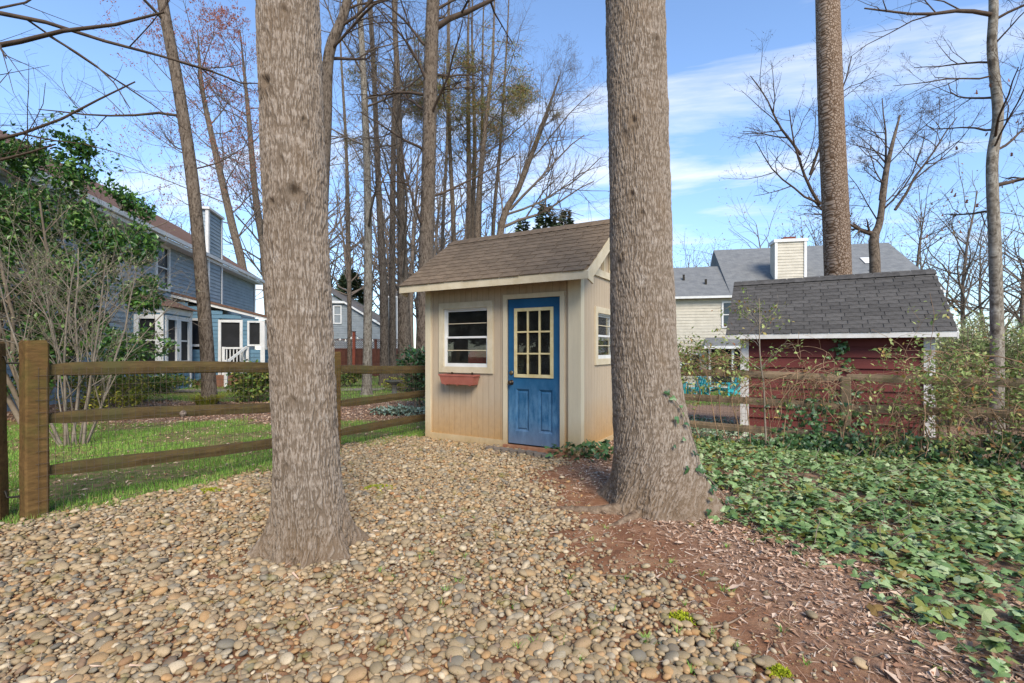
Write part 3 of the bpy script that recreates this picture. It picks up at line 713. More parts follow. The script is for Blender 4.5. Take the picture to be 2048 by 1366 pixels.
for z in (1.305, .22):
    h_ = MB(); a = gp(.0); b2 = A0 + np.array([-.05, -.01])
    h_.tube([(a[0] - .03, a[1], z + .02), (a[0] + .02, a[1], z + .02), (a[0] + .03, a[1], z - .03), (b2[0], b2[1], z - .035)], [.009] * 4, 7)
    h_.build('hinge', BLACK, gt, True)
# right-hand back fence
f2 = thing('split_rail_fence', 'weathered split rail fence overgrown with vines before the red shed', 'fence')
UX = np.array([.863, -.505]); B0 = np.array([2.94, 8.0])
def rp_(s): return B0 + UX * s
ps2 = [-4.1, -1.0, 2.12, 5.25]
for i, s in enumerate(ps2):
    p = rp_(s); post(f2, (p[0], p[1], GZ(*p)), .125, 1.16, RAILR, 80 + i, TH)
for i in range(3):
    a, c_ = rp_(ps2[i] + .02), rp_(ps2[i + 1] - .02)
    for k, (z0, z1) in enumerate(((1.0, .98), (.575, .585), (.15, .17))):
        rail(f2, (a[0], a[1], z0 - .03 * (i == 0)), (c_[0], c_[1], z1), .11, .08, 90 + 10 * i + k, RAILR)
    o_ = -np.array([.505, .863]) * .08
    wiremesh(f2, rp_(ps2[i]) + o_, rp_(ps2[i + 1]) + o_, -.12, 1.0, -.12, 1.0, seed=20 + i)
# ---------------------------------------------------------------- red shed
RED = mat('barn_red_board', lin('#6e3833'), lin('#5f2e2a'), 3, .75, .15, 40, stretch=(.3, 1, 1), rnd=.06)
WTR = mat('white_trim', lin('#d6d4d0'), lin('#c0bcb4'), 5, .7, .15, 40, dirt=(lin('#9c9184'), 5, .62, .8))
CHAR = mat('charcoal_shingle', lin('#5a5754'), lin('#484643'), 10, .95, .6, 260, rnd=.18, spec=.1, bdist=.004, dirt=(lin('#6b675f'), 2.5, .6, .85))
rs = thing('red_shed', 'dark red clapboard shed with charcoal shingle roof behind the overgrown fence', 'shed', (4.79, 10.0, -.42), TH)
RW, RD = 2.97, 2.4
lapb = MB(); lapb.add([(0, -.016, 0), (RW, -.016, 0), (RW, .022, .215), (0, .022, .215), (0, .03, 0), (RW, .03, 0), (RW, .03, .215), (0, .03, .215)], [(0, 1, 2, 3), (0, 4, 5, 1), (2, 6, 7, 3), (0, 3, 7, 4), (1, 5, 6, 2), (4, 7, 6, 5)])
lm = lapb.mesh('siding_board'); lm.materials.append(RED)
wl = MB().box((.0, .031, .0), (RW, .07, 2.12)).build('front_wall', RED, rs)
for k in range(10):
    o = obj('siding_board', lm, None, wl); o.location = (0, -.02, .02 + k * .205)
for a, b_ in (((.0, .07, 0), (.06, RD, 2.12)), ((RW - .06, .07, 0), (RW, RD, 2.12))): MB().box(a, b_).build('side_wall', RED, rs)
MB().box((.06, RD - .06, 0), (RW - .06, RD, 2.12)).build('back_wall', RED, rs)
for x0, x1 in ((-.03, .1), (RW - .1, RW + .03)): MB().box((x0, -.065, .0), (x1, -.038, 2.06)).build('corner_board', WTR, rs)
for x0, x1 in ((-.055, -.031), (RW + .031, RW + .055)): MB().box((x0, -.065, .0), (x1, .1, 2.06)).build('corner_board', WTR, rs)
rz0, rz1, ry1 = 2.13, 3.32, 1.2
rf = MB()
for s_ in (1, -1):
    f = (lambda y: y) if s_ > 0 else (lambda y: 2 * ry1 - y)
    rf.add([(-.28, f(-.32), rz0), (RW + .28, f(-.32), rz0), (RW + .28, ry1, rz1), (-.28, ry1, rz1), (-.28, f(-.32), rz0 - .025), (RW + .28, f(-.32), rz0 - .025), (RW + .28, ry1, rz1 - .025), (-.28, ry1, rz1 - .025)],
           [(0, 1, 2, 3), (4, 5, 6, 7), (0, 1, 5, 4), (0, 3, 7, 4), (1, 2, 6, 5)])
rf = rf.build('roof', CHAR, rs)
shingle_roof(rf, -.3, RW + .3, -.34, rz0 - .014, ry1, rz1, 'shingle', CHAR, 9, th=.006)
MB().box((-.281, -.32, rz0 - .11), (RW + .281, -.342, rz0 - .012)).build('fascia', WTR, rs)
for x0, x1 in ((-.305, -.283), (RW + .283, RW + .305)):
    for s_ in (1, -1):
        f = (lambda y: y) if s_ > 0 else (lambda y: 2 * ry1 - y); k = (rz1 - rz0) / (ry1 + .32)
        zr = lambda y: rz0 + k * (y + .32) - .01
        MB().prism([(f(-.343), zr(-.343)), (f(ry1), zr(ry1)), (f(ry1), zr(ry1) - .13), (f(-.343), zr(-.343) - .11)], x0, x1, lambda u, q, w_: (w_, u, q)).build('rake_board', WTR, rs)
for x0 in (.0, RW - .06):
    MB().prism([(.0, 2.121), (RD, 2.121), (ry1, rz1 - .06)], x0, x0 + .06, lambda u, q, w_: (w_, u, q)).build('gable', RED, rs)
SOF = mat('soffit_board', lin('#6b5a4a'), None, 5, .9)
MB().box((-.27, -.318, rz0 - .1), (RW + .27, -.052, rz0 - .085)).build('soffit', SOF, rs)
# ---------------------------------------------------------------- houses
def lap(mb, P, x0, x1, z0, z1, e=.14, d_=.018, holes=(), top=None):
    """lapped siding courses on a plane; top(x) may cut the wall by a sloping line"""
    z = z0; d = max(.026, d_)
    while z < z1 - .01:
        ze = min(z + e, z1)
        cuts = sorted({x0, x1} | {min(max(h, x0), x1) for H in holes for h in H[:2] if H[2] < ze and H[3] > z})
        for a, c_ in zip(cuts[:-1], cuts[1:]):
            if c_ - a < .01: continue
            if any(a >= H[0] - 1e-4 and c_ <= H[1] + 1e-4 and H[2] < ze - .03 and H[3] > z + .03 for H in holes): continue
            if top:
                lim = [x for x in np.linspace(a, c_, 25) if top(x) >= ze]
                if not lim: continue
                a2, c2 = min(lim), max(lim)
            else: a2, c2 = a, c_
            mb.add([P(a2, z, d), P(c2, z, d), P(c2, ze, .004), P(a2, ze, .004), P(a2, z, 0), P(c2, z, 0)], [(0, 1, 2, 3), (0, 4, 5, 1)])
        z = ze
def hwin(parent, P, x0, x1, z0, z1, tr=.1, m=None, pane=None, cross=True, vert=0):
    m = m or WTR
    fm = MB()
    fm.box((x0 - tr, z0 - tr, .0), (x0, z1 + tr, .065), P); fm.box((x1, z0 - tr, .0), (x1 + tr, z1 + tr, .065), P)
    fm.box((x0 + .0005, z1, .0), (x1 - .0005, z1 + tr, .065), P); fm.box((x0 + .0005, z0 - tr, .0), (x1 - .0005, z0, .065), P)
    if cross: fm.box((x0 + .001, (z0 + z1) / 2 - .025, -.01), (x1 - .001, (z0 + z1) / 2 + .025, .03), P)
    for k in range(vert):
        xx = x0 + (x1 - x0) * (k + 1) / (vert + 1); fm.box((xx - .03, z0 + .001, -.008), (xx + .03, z1 - .001, .032), P)
    w = fm.build('window', m, parent)
    MB().box((x0 + .002, z0 + .002, -.03), (x1 - .002, z1 - .002, -.012), P).build('pane', pane or DGLASS, w)
    return w
BLUS = mat('slate_blue_siding', lin('#97a4ac'), lin('#8a979f'), 2, .7, .1, 30)
BLUD = mat('deep_blue_siding', lin('#64869a'), lin('#597a8d'), 2, .7, .1, 30)
BRSH = mat('brown_roof', lin('#7a5f50'), lin('#62493c'), 9, .95, .5, 40, stretch=(1, 1, 1))
HWH = mat('house_white', lin('#dcdcda'), lin('#cdcdca'), 3, .6)
SCRN_SHADE = mat('screen_and_recess_shade', lin('#1c1d1f'), lin('#26272a'), 3, .6)  # dark porch screens; also the painted shade of the cream house's porch recess
STEPM = mat('brown_step', lin('#8a6450'), lin('#76523f'), 4, .8)
bh = thing('blue_house', 'two storey blue house with brown roof, white trim and screened porch', 'house', (-11.28, 11, 0), math.atan2(.215, .977))
MP = lambda a, b_, c: (c, a, b_)              # main wall facing +x, along y
mbw = MB(); y0h, y1h = -2.0, 17.7
lap(mbw, MP, y0h, y1h, 0, 5.4, .16, .02, [(6.25, 7.2, 3.55, 5.2), (3.0, 3.9, 3.5, 5.1), (1.2, 2.1, .9, 2.4)])
mbw.box((-8, y0h, 0), (-.03, y1h, 5.4)); mbw.build('wall', BLUS, bh)
gw = MB(); FPg = lambda a, b_, c: (-a, y0h - c, b_); lap(gw, FPg, 0, 8, 0, 8.3, .16, .02, top=lambda x: 5.4 + .66 * min(x, 8 - x)); gw.build('gable_wall', BLUS, bh)
for y0, z0, z1 in ((6.3, 3.65, 5.1), (3.05, 3.6, 5.0)): hwin(bh, MP, y0, y0 + .85, z0, z1, .1, HWH)
hwin(bh, MP, 1.25, 2.05, 1.0, 2.3, .1, HWH)
rfm = MB()
for s_ in (1, -1):
    xe = .45 if s_ > 0 else -8.45
    rfm.add([(xe, y0h - .3, 5.35), (xe, y1h + .3, 5.35), (-4, y1h + .3, 8.29), (-4, y0h - .3, 8.29), (xe, y0h - .3, 5.47), (xe, y1h + .3, 5.47), (-4, y1h + .3, 8.42), (-4, y0h - .3, 8.42)],
            [(0, 1, 2, 3), (4, 5, 6, 7), (0, 1, 5, 4), (0, 3, 7, 4), (1, 2, 6, 5)])
brf = rfm.build('roof', BRSH, bh)
MB().box((.451, y0h - .3, 5.33), (.55, y1h + .3, 5.47)).build('gutter', HWH, brf)
MB().box((.041, y0h, 5.2), (.449, y1h, 5.32)).build('soffit', HWH, bh)
MB().box((.0405, y1h - .14, 0), (.07, y1h + .02, 5.19)).build('corner_board', HWH, bh)
chb = MB(); lap(chb, lambda a, b_, c: (.35 + c, a, b_), 9.9, 11.45, 0, 7.4, .16, .02); lap(chb, lambda a, b_, c: (a, 9.9 - c, b_), 0, .35, 0, 7.4, .16, .02)
chb.box((.0, 9.901, 0), (.348, 11.45, 7.4)); chb = chb.build('chimney', BLUS, bh)
MB().box((.30, 9.81, 0), (.42, 9.858, 7.4)).build('corner_board', HWH, chb); MB().box((.392, 9.86, 0), (.425, 9.97, 7.4)).build('corner_board', HWH, chb)
MB().box((.392, 11.36, 0), (.425, 11.47, 7.4)).build('corner_board', HWH, chb)
MB().box((-.05, 9.75, 7.401), (.48, 11.55, 7.5)).build('chimney_cap', HWH, chb)
# porch
py0, pw_ = 7.5, 3.2
PF = lambda a, b_, c: (a, py0 - c, b_); PS_ = lambda a, b_, c: (pw_ + c, a, b_)
rk = lambda x: 3.36 - .25 * x
pf = MB(); lap(pf, PF, 0.02, pw_, .2, 3.4, .15, .02, [(.25, 1.2, 1.5, 2.5), (1.62, 2.42, .2, 2.5), (2.68, 3.12, 1.5, 2.45)], top=rk)
lap(pf, PS_, py0, 13, .2, 2.5, .15, .02, [(py0 + .2, py0 + 1.5, 1.4, 2.4), (py0 + 1.8, py0 + 3.2, 1.4, 2.4)]); pf.build('porch_wall', BLUD, bh)
hwin(bh, PF, .25, 1.2, 1.6, 2.5, .09, HWH, SCRN_SHADE, False); hwin(bh, PF, 2.7, 3.08, 1.6, 2.45, .07, HWH, SCRN_SHADE, False)
for y in (py0 + .2, py0 + 1.8): hwin(bh, PS_, y, y + 1.3, 1.5, 2.4, .09, HWH, SCRN_SHADE, False)
dm = MB(); dm.box((1.60, .42, 0), (1.70, 2.55, .05), PF); dm.box((2.36, .42, 0), (2.46, 2.55, .05), PF); dm.box((1.7005, 2.45, 0), (2.3595, 2.55, .05), PF); dm = dm.build('porch_door', HWH, bh)
MB().box((1.702, .42, -.04), (2.358, 2.449, -.01), PF).build('screen', SCRN_SHADE, dm)
MB().box((pw_ - .1, .2, .041), (pw_ + .06, 2.55, .07), PF).build('corner_board', HWH, bh)
MB().prism([(-.05, 3.40), (3.65, 2.47), (3.65, 2.62), (-.05, 3.58)], .06, .12, PF).build('rake_board', HWH, bh)
prf = MB(); prf.add([PF(-.05, 3.60, .16), PF(3.7, 2.64, .16), PF(3.7, 2.64, -6), PF(-.05, 3.60, -6), PF(-.05, 3.52, .16), PF(3.7, 2.56, .16), PF(3.7, 2.56, -6), PF(-.05, 3.52, -6)], [(0, 1, 2, 3), (4, 5, 6, 7), (0, 1, 5, 4), (1, 2, 6, 5)]); prf.build('porch_roof', BRSH, bh)
MB().box((.02, py0 - .0, .0), (pw_, py0 + 5.5, .19)).build('porch_floor', STEPM, bh)
for k in range(3): MB().box((1.3, .0, .6 + .28 * (2 - k) - .28), (2.7, .14 * (k + 1) - .0, .6 + .28 * (3 - k) - .281), lambda a, b_, c: PF(a, b_, c - .32)).build('step', STEPM, bh)
rl = MB()
for x in (1.35, 1.78, 2.62):
    rl.box((x, .4 if x > 1.5 else .0, .1), (x + .1, 1.5 if x > 1.5 else 1.15, .2), PF)
for x in np.arange(1.92, 2.6, .12): rl.box((x, .55, .13), (x + .035, 1.42, .165), PF)
rl.box((1.881, 1.42, .11), (2.619, 1.49, .19), PF); rl.box((1.881, .5, .12), (2.619, .549, .18), PF)
rl.build('stair_railing', HWH, bh)
r2 = MB(); r2.beam(PF(2.2, .95, .9), PF(2.66, 1.5, .22), .06, .08); r2.box((2.12, .0, .9), (2.22, 1.02, 1.0), PF); r2.build('stair_rail', HWH, bh)
# bay in front of the porch
bay = MB(); by0, by1, bd = 4.7, 6.8, .9
BF = lambda a, b_, c: (a, by0 - c, b_); BS = lambda a, b_, c: (bd + c, a, b_)
lap(bay, BF, 0.02, bd, 0, 2.7, .15, .02, [(.2, .75, .9, 2.4)]); lap(bay, BS, by0, by1, 0, 2.7, .15, .02, [(by0 + .2, by0 + .9, .9, 2.4), (by0 + 1.15, by1 - .2, .9, 2.4)])
bay = bay.build('bay', BLUD, bh)
hwin(bay, BF, .25, .72, 1.0, 2.4, .14, HWH, SCRN_SHADE); hwin(bay, BS, by0 + .25, by0 + .88, 1.0, 2.4, .14, HWH, SCRN_SHADE); hwin(bay, BS, by0 + 1.2, by1 - .25, 1.0, 2.4, .14, HWH, SCRN_SHADE)
bb = MB(); bb.box((.021, by0 - .06, 2.6), (bd + .06, by1 + .06, 2.8)); bb.box((bd - .04, by0 - .05, 0), (bd + .05, by0 - .021, 2.59)); bb.box((bd + .021, by1 - .1, 0), (bd + .05, by1 + .02, 2.59)); bb.box((.021, by0 - .055, .62), (bd - .045, by0 - .025, .8)); bb.build('bay_trim', HWH, bay)
br = MB(); br.add([(-.0, by0 - .25, 2.81), (bd + .25, by0 - .25, 2.81), (bd + .25, by1 + .2, 2.81), (0, by1 + .2, 2.81), (.02, by0 + .3, 3.35), (.02, by1 - .3, 3.35)], [(0, 1, 4), (1, 2, 5, 4), (2, 3, 5), (0, 3, 2, 1)]); br.build('bay_roof', BRSH, bay)
# grey house beyond the lattice fence
GRYS = mat('grey_shake_siding', lin('#8d9498'), lin('#7c8387'), 3, .8, .15, 30)
GRYR = mat('grey_roof', lin('#6e6a66'), lin('#5a5653'), 5, .95, .4, 30)
p = PX(640, 700, 34)
gh_ = thing('grey_house', 'grey clapboard house with long sloping roof behind the lattice fence', 'house', (p.x, 34, 0), R(4))
GF = lambda a, b_, c: (a, -c, b_)
gtop = lambda x: 4.75 if x < 1.7 else 4.75 - .62 * (x - 1.7)
w = MB(); lap(w, GF, -3, 4.6, 0, 4.75, .17, .02, [(.95, 1.5, 3.25, 4.5)], top=gtop); w.box((-3, .0, 0), (1.7, .1, 4.7)); w.prism([(1.7, 0), (4.6, 0), (4.6, 2.9), (1.7, 4.7)], -.1, -.002, GF); w.build('wall', GRYS, gh_)
hwin(gh_, GF, 1.0, 1.42, 3.3, 4.45, .08, HWH)
gr = MB(); gr.add([GF(-3, 6.6, .2), GF(-1.2, 6.6, .2), GF(1.75, 4.8, .2), GF(4.9, 2.85, .2), GF(-3, 6.6, -10), GF(-1.2, 6.6, -10), GF(1.75, 4.8, -10), GF(4.9, 2.85, -10)], [(0, 1, 5, 4), (1, 2, 6, 5), (2, 3, 7, 6)]); gr.build('roof', GRYR, gh_)
w = MB(); w.prism([(-3, 4.7), (1.7, 4.7), (-1.2, 6.5), (-3, 6.5)], -.1, 0, GF); w.build('gable', GRYS, gh_)
MB().prism([(1.72, 4.66), (4.9, 2.68), (4.9, 2.83), (1.72, 4.80)], .1, .22, GF).build('rake_board', HWH, gh_); MB().box((-3, 4.66, .1), (1.70, 4.82, .22), GF).build('fascia', HWH, gh_)
w = MB(); lap(w, GF, 4.75, 5.45, 0, 5.1, .17, .02); lap(w, lambda a, b_, c: (5.45 + c, a, b_), 0, 1.2, 0, 5.1, .17, .02); w.box((4.75, .001, 0), (5.449, 1.2, 5.1)); gc = w.build('chimney', GRYS, gh_)
MB().box((5.34, 0, .041), (5.52, 5.1, .07), GF).build('corner_board', HWH, gc); MB().box((4.65, -.08, 5.101), (5.55, 1.3, 5.2)).build('chimney_cap', HWH, gc); MB().box((4.9, .3, 5.201), (5.3, .8, 5.5)).build('flue', GRYR, gc)
# lattice fence
LATB = mat('red_brown_stain', lin('#5e3a2e'), lin('#4e2f25'), 5, .8, .2, 30)
p = PX(650, 700, 25)
lf = thing('lattice_fence', 'tall dark brown board fence with lattice top before the grey house', 'fence', (p.x, 25, 0), R(2))
for k in range(4): MB().box((k * 1.3 - .06, -.06, 0), (k * 1.3 + .06, .06, 1.95)).build('post', LATB, lf)
for k in range(3):
    x0 = k * 1.3 + .061
    for j in range(7):
        MB().box((x0 + j * .168, -.015, .05), (x0 + j * .168 + .16, .015, 1.42)).build('board', LATB, lf)
    lt = MB(); x1 = x0 + 1.178
    for q in np.arange(-.45, 1.2, .105):
        for s_ in (1, -1):
            a, c_ = max(0, q), min(1.178, q + .42)
            if c_ - a < .03: continue
            za, zb_ = (a - q), (c_ - q)
            if s_ < 0: za, zb_ = .42 - za, .42 - zb_
            lt.beam((x0 + a, .005 * s_, 1.46 + za), (x0 + c_, .005 * s_, 1.46 + zb_), .008, .035, (0, 1, 0))
    lt.box((x0, -.03, 1.421), (x1, .03, 1.46)); lt.box((x0, -.03, 1.885), (x1, .03, 1.93)); lt.build('lattice', LATB, lf)
p = PX(708, 700, 21)
cp = thing('cedar_post', 'slim red cedar post carrying string lights before the lattice fence', 'post', (p.x, 21, 0))
MB().box((-.055, -.055, -.1), (.055, .055, 2.15)).build('shaft', mat('red_cedar', lin('#8a4a38'), lin('#733a2b'), 6, .8), cp)
MB().box((-.065, -.065, 2.151), (.065, .065, 2.19)).build('cap', LATB, cp)
sl_ = thing('string_lights', 'string of small white bulbs strung along the lattice fence', 'lights')
pts = [PX(650, 672, 21), PX(680, 676, 21), PX(708, 668, 21), PX(745, 678, 21), PX(790, 682, 22), PX(830, 676, 23)]
cv = []
for a, c_ in zip(pts[:-1], pts[1:]):
    for q in np.linspace(0, 1, 6)[:-1]: cv.append(tuple(a.lerp(c_, q) - Vector((0, 0, .12 * 4 * q * (1 - q)))))
MB().tube(cv, [.008] * len(cv), 4).build('cable', BLACK, sl_)
BULB = mat('white_bulb', lin('#e8e6de'), None, 3, .3)
for k in range(1, len(cv), 2):
    bm_ = lathe([(.012, .0), (.02, -.03), (.045, -.07), (.045, -.10), (.02, -.13)], 8, lambda x, y, z: (x, y, z), 0, 0).build('bulb', BULB, sl_, True); bm_.location = cv[k]
# cream house on the right
CRS = mat('cream_siding', lin('#c9c2b2'), lin('#bbb4a4'), 3, .75, .1, 30)
SLR = None
m, t, b = newmat('grey_shingle_roof'); v = coordn(t)
bk_ = t.nodes.new('ShaderNodeTexBrick'); bk_.inputs['Scale'].default_value = 1; bk_.inputs['Brick Width'].default_value = .3; bk_.inputs['Row Height'].default_value = .13; bk_.inputs['Mortar Size'].default_value = .006
bk_.inputs['Color1'].default_value = lin('#6a6c6c'); bk_.inputs['Color2'].default_value = lin('#7c7d7c'); bk_.inputs['Mortar'].default_value = lin('#55585a'); t.links.new(v, bk_.inputs[0])
t.links.new(mixn(t, .5, bk_.outputs[0], rampn(t, noisen(t, v, 3, 8), [(.3, lin('#5a5c5e')), (.7, lin('#82827f'))])), b.inputs['Base Color']); b.inputs['Roughness'].default_value = .95
SLR = m
p = PX(1290, 700, 29.5)
ch = thing('cream_house', 'cream clapboard house with grey roof and siding chimney behind the red shed', 'house', (p.x, 29.0, -.95), R(-13))
CF = lambda a, b_, c: (a, -c, b_)
L1, L2 = 4.6, 14.6
w = MB(); lap(w, CF, 0, L2, 0, 5.35, .17, .02, [(1.9, 3.0, .9, 2.1), (3.3, 5.8, .3, 2.5), (4.2, 4.95, 3.6, 5.1)]); w.box((0, .02, 0), (L2, 8, 5.3)); w.build('wall', CRS, ch)
hwin(ch, CF, 4.25, 4.9, 3.7, 5.05, .1, HWH); hwin(ch, CF, 1.95, 2.95, 1.0, 2.05, .12, HWH, None, True, 1)
rec = MB(); rec.box((3.35, .3, .0), (5.75, 2.5, .004), CF); rec.build('screen_and_recess_shade', SCRN_SHADE, ch)  # no screen: dark sheet on the wall, painted shade of the porch recess
for x in (3.3, 4.5, 5.7): MB().box((x, .0, .9), (x + .12, 2.5, 1.02), CF).build('porch_post', HWH, ch)
r_ = MB(); r_.add([CF(3.0, 2.55, 1.3), CF(6.1, 2.55, 1.3), CF(6.1, 3.05, 0), CF(3.3, 3.05, 0), CF(3.0, 2.45, 1.3), CF(6.1, 2.45, 1.3)], [(0, 1, 2, 3), (4, 5, 1, 0)]); r_.build('porch_roof', SLR, ch)
MB().box((3.0, 2.40, 1.301), (6.1, 2.56, 1.34), CF).build('porch_fascia', HWH, ch)
def roofslab(x0, x1, ze, zr, run, name='roof'):
    q = MB(); q.add([CF(x0, ze, .35), CF(x1, ze, .35), CF(x1, zr, -run), CF(x0, zr, -run), CF(x0, ze, -2 * run - .35), CF(x1, ze, -2 * run - .35), CF(x0, ze - .1, .35), CF(x1, ze - .1, .35)], [(0, 1, 2, 3), (3, 2, 5, 4), (6, 7, 1, 0), (0, 3, 4), (1, 5, 2)]); return q.build(name, SLR, ch)
roofslab(-.3, L1 + .6, 5.45, 7.75, 3.4); roofslab(L1, L2 + .4, 5.46, 9.15, 5.2)
MB().box((-.3, 5.32, .351), (L2 + .4, 5.45, .42), CF).build('gutter', HWH, ch)
w = MB(); cx0, cx1 = 7.25, 8.85; CC = lambda a, b_, c: (a, .9 - c, b_)
lap(w, CC, cx0, cx1, 5.4, 8.6, .17, .02); w.box((cx0, .902, 5.4), (cx1, 1.9, 8.6)); cch = w.build('chimney', CRS, ch)
for x0, x1 in ((cx0 - .04, cx0 + .1), (cx1 - .1, cx1 + .04)): MB().box((x0, 5.4, .041), (x1, 8.6, .07), CC).build('corner_board', HWH, cch)
MB().box((cx0 - .1, .8, 8.601), (cx1 + .1, 2.0, 8.78)).build('chimney_cap', HWH, cch)
MB().box((cx0 + .5, 1.1, 8.781), (cx1 - .45, 1.6, 8.95)).build('flue', mat('brick_red', lin('#7a4436'), lin('#5f3329'), 8, .9), cch)
for x, y in ((2.2, -1.6), (3.4, -1.0), (12.5, -1.7)):
    zz = 5.45 + .676 * (-y + .35) if x < 5 else 5.46 + .665 * (-y + .35)
    MB().box((x, zz - .1, y), (x + .12, zz + .25, y - .12), CF).build('roof_vent', BLACK, ch)
sk = MB(); sk.add([CF(a_, 5.52 + .665 * (c_ + .35), -c_) for a_, c_ in ((12.6, 2.6), (13.2, 2.6), (13.2, 3.3), (12.6, 3.3))], [(0, 1, 2, 3)]); sk.build('skylight', HWH, ch)
# turquoise slatted chairs
TEAL = mat('turquoise_paint', lin('#3fb5bd'), lin('#2f9fa8'), 3, .55)
def chair(x, y, rz, label):
    c_ = thing('slatted_chair', label, 'chair', (x, y, GZ(x, y)), rz, 'turquoise chairs on the neighbour lawn')
    for k in range(5):
        a = (k - 2) * .105; h_ = .98 - .03 * abs(k - 2) ** 1.5
        MB().beam((a, .28, .26), (a * 1.25, .62, h_), .092, .02, (1, 0, 0)).build('back_slat', TEAL, c_)
    for k in range(4): MB().box((-.27, -.30 + k * .14, .34 - k * .03), (.27, -.18 + k * .14, .365 - k * .03)).build('seat_slat', TEAL, c_)
    for s_ in (-1, 1):
        MB().box((s_ * .30, -.36, 0), (s_ * .335, -.25, .56)).build('leg', TEAL, c_)
        MB().beam((s_ * .285, -.30, .30), (s_ * .285, .58, .04), .03, .11).build('leg', TEAL, c_)
        MB().box((s_ * .26, -.42, .561), (s_ * .40, .42, .585)).build('arm', TEAL, c_)
    MB().box((-.36, .36, .50), (.36, .40, .56)).build('back_rail', TEAL, c_)
chair(8.05, 23.6, R(60), 'turquoise slatted garden chair half hidden by the big trunk')
chair(8.65, 22.6, R(182), 'turquoise slatted garden chair turned with its back to the fence')
chair(9.75, 23.8, R(20), 'turquoise slatted garden chair facing the fence beside a small table')
chair(10.35, 23.0, R(-75), 'turquoise slatted garden chair seen from the side near the lattice screen')
tb = thing('garden_table', 'small grey table between the turquoise chairs', 'table', (9.2, 23.3, GZ(9.2, 23.3)))
MB().box((-.25, -.25, .45), (.25, .25, .49)).build('table_top', WTR, tb)
for a in (-1, 1):
    for c_ in (-1, 1): MB().box((a * .2, c_ * .2, 0), (a * .24, c_ * .24, .45)).build('leg', WTR, tb)
# bird bath
bbx = PX(785, 700, 14)
bt = thing('bird_bath', 'dark stone bird bath standing on the lawn behind the fence', 'bird bath', (bbx.x, 14.2, 0))
STN = mat('dark_stone', lin('#5c5d58'), lin('#4a4b46'), 12, .9, .4, 40)
ZP = lambda x, y, z: (x, y, z)
lathe([(.16, -.03), (.16, .04), (.08, .08), (.07, .34), (.11, .38)], 12, ZP, 0, 0).build('pedestal', STN, bt, True)
lathe([(.08, .381), (.2, .42), (.27, .47), (.27, .49), (.2, .45), (.05, .43)], 14, ZP, 0, 0).build('bowl', STN, bt, True)
# stone path by the porch
pth = MB(); pth.add([(-11.5, 15.6, .012), (-4.5, 16.4, .012), (-4.5, 17.6, .012), (-11.8, 16.9, .012)], [(0, 1, 2, 3)])
pth.build('path', mat('flagstone', lin('#9a8a78'), lin('#83756a'), 6, .9, .4, 20), None, kind='structure')
# ---------------------------------------------------------------- trees
def barkmat(name, dark, mid, light, lichen, fu=1.0, plates=False, lich=.62, carved=False):
    m, t, b = newmat(name)
    at = t.nodes.new('ShaderNodeAttribute'); at.attribute_name = 'bark'
    def mp_(sx, sy):
        mp = t.nodes.new('ShaderNodeMapping'); mp.inputs['Scale'].default_value = (sx, sy, 1); t.links.new(at.outputs['Vector'], mp.inputs[0]); return mp.outputs[0]
    if plates:
        vo = t.nodes.new('ShaderNodeTexVoronoi'); vo.feature = 'DISTANCE_TO_EDGE'; vo.inputs['Scale'].default_value = 1
        t.links.new(mp_(24 * fu, 12 * fu), vo.inputs['Vector'])
        h = mathn(t, 'ADD', mathn(t, 'MULTIPLY', rampn(t, vo.outputs[0], [(.0, (0, 0, 0)), (.22, (1, 1, 1))]), .6), mathn(t, 'MULTIPLY', noisen(t, mp_(60 * fu, 40 * fu), 1, 6), .4))
    else:
        a = noisen(t, mp_(70 * fu, 19 * fu), 1, 5, .6, .9); c = noisen(t, mp_(150 * fu, 55 * fu), 1, 4, .6, .5)
        h = mathn(t, 'ADD', mathn(t, 'MULTIPLY', a, .62), mathn(t, 'MULTIPLY', c, .38))
        if carved:
            af = t.nodes.new('ShaderNodeAttribute'); af.attribute_name = 'furrow'
            h = mathn(t, 'ADD', mathn(t, 'MULTIPLY', af.outputs['Fac'], .24), mathn(t, 'MULTIPLY', h, .68))
    col = rampn(t, h, [(.40, dark), (.49, mid), (.60, light)] if not plates else [(.25, dark), (.5, mid), (.85, light)])
    big = noisen(t, mp_(3.2, 1.4), 1, 5, .6)
    col = mixn(t, mathn(t, 'MULTIPLY', rampn(t, big, [(.4, (0, 0, 0)), (.75, (1, 1, 1))]), .25), col, mid)
    if carved:
        sz = t.nodes.new('ShaderNodeSeparateXYZ'); t.links.new(at.outputs['Vector'], sz.inputs[0])
        st = rampn(t, mathn(t, 'ADD', sz.outputs[1], mathn(t, 'MULTIPLY', noisen(t, mp_(5, 3), 1, 5), .7)), [(.35, (1, 1, 1)), (.85, (0, 0, 0))])
        col = mixn(t, mathn(t, 'MULTIPLY', st, .5), col, lin('#6e5840'))
        br = rampn(t, noisen(t, mp_(2.2, 1.1), 1, 6, .65), [(.5, (0, 0, 0)), (.7, (1, 1, 1))])
        col = mixn(t, mathn(t, 'MULTIPLY', br, .4), col, lin('#7d6850'))
    li = mathn(t, 'MULTIPLY', rampn(t, noisen(t, mp_(7, 3.4), 1, 8, .75), [(lich, (0, 0, 0)), (lich + .1, (1, 1, 1))]), rampn(t, c if not plates else h, [(.35, (0, 0, 0)), (.6, (1, 1, 1))]))
    col = mixn(t, mathn(t, 'MULTIPLY', li, .75), col, lichen)
    t.links.new(col, b.inputs['Base Color']); b.inputs['Roughness'].default_value = .95; b.inputs['Specular IOR Level'].default_value = .1
    bumpn(t, b, h, .8, .018)
    return m
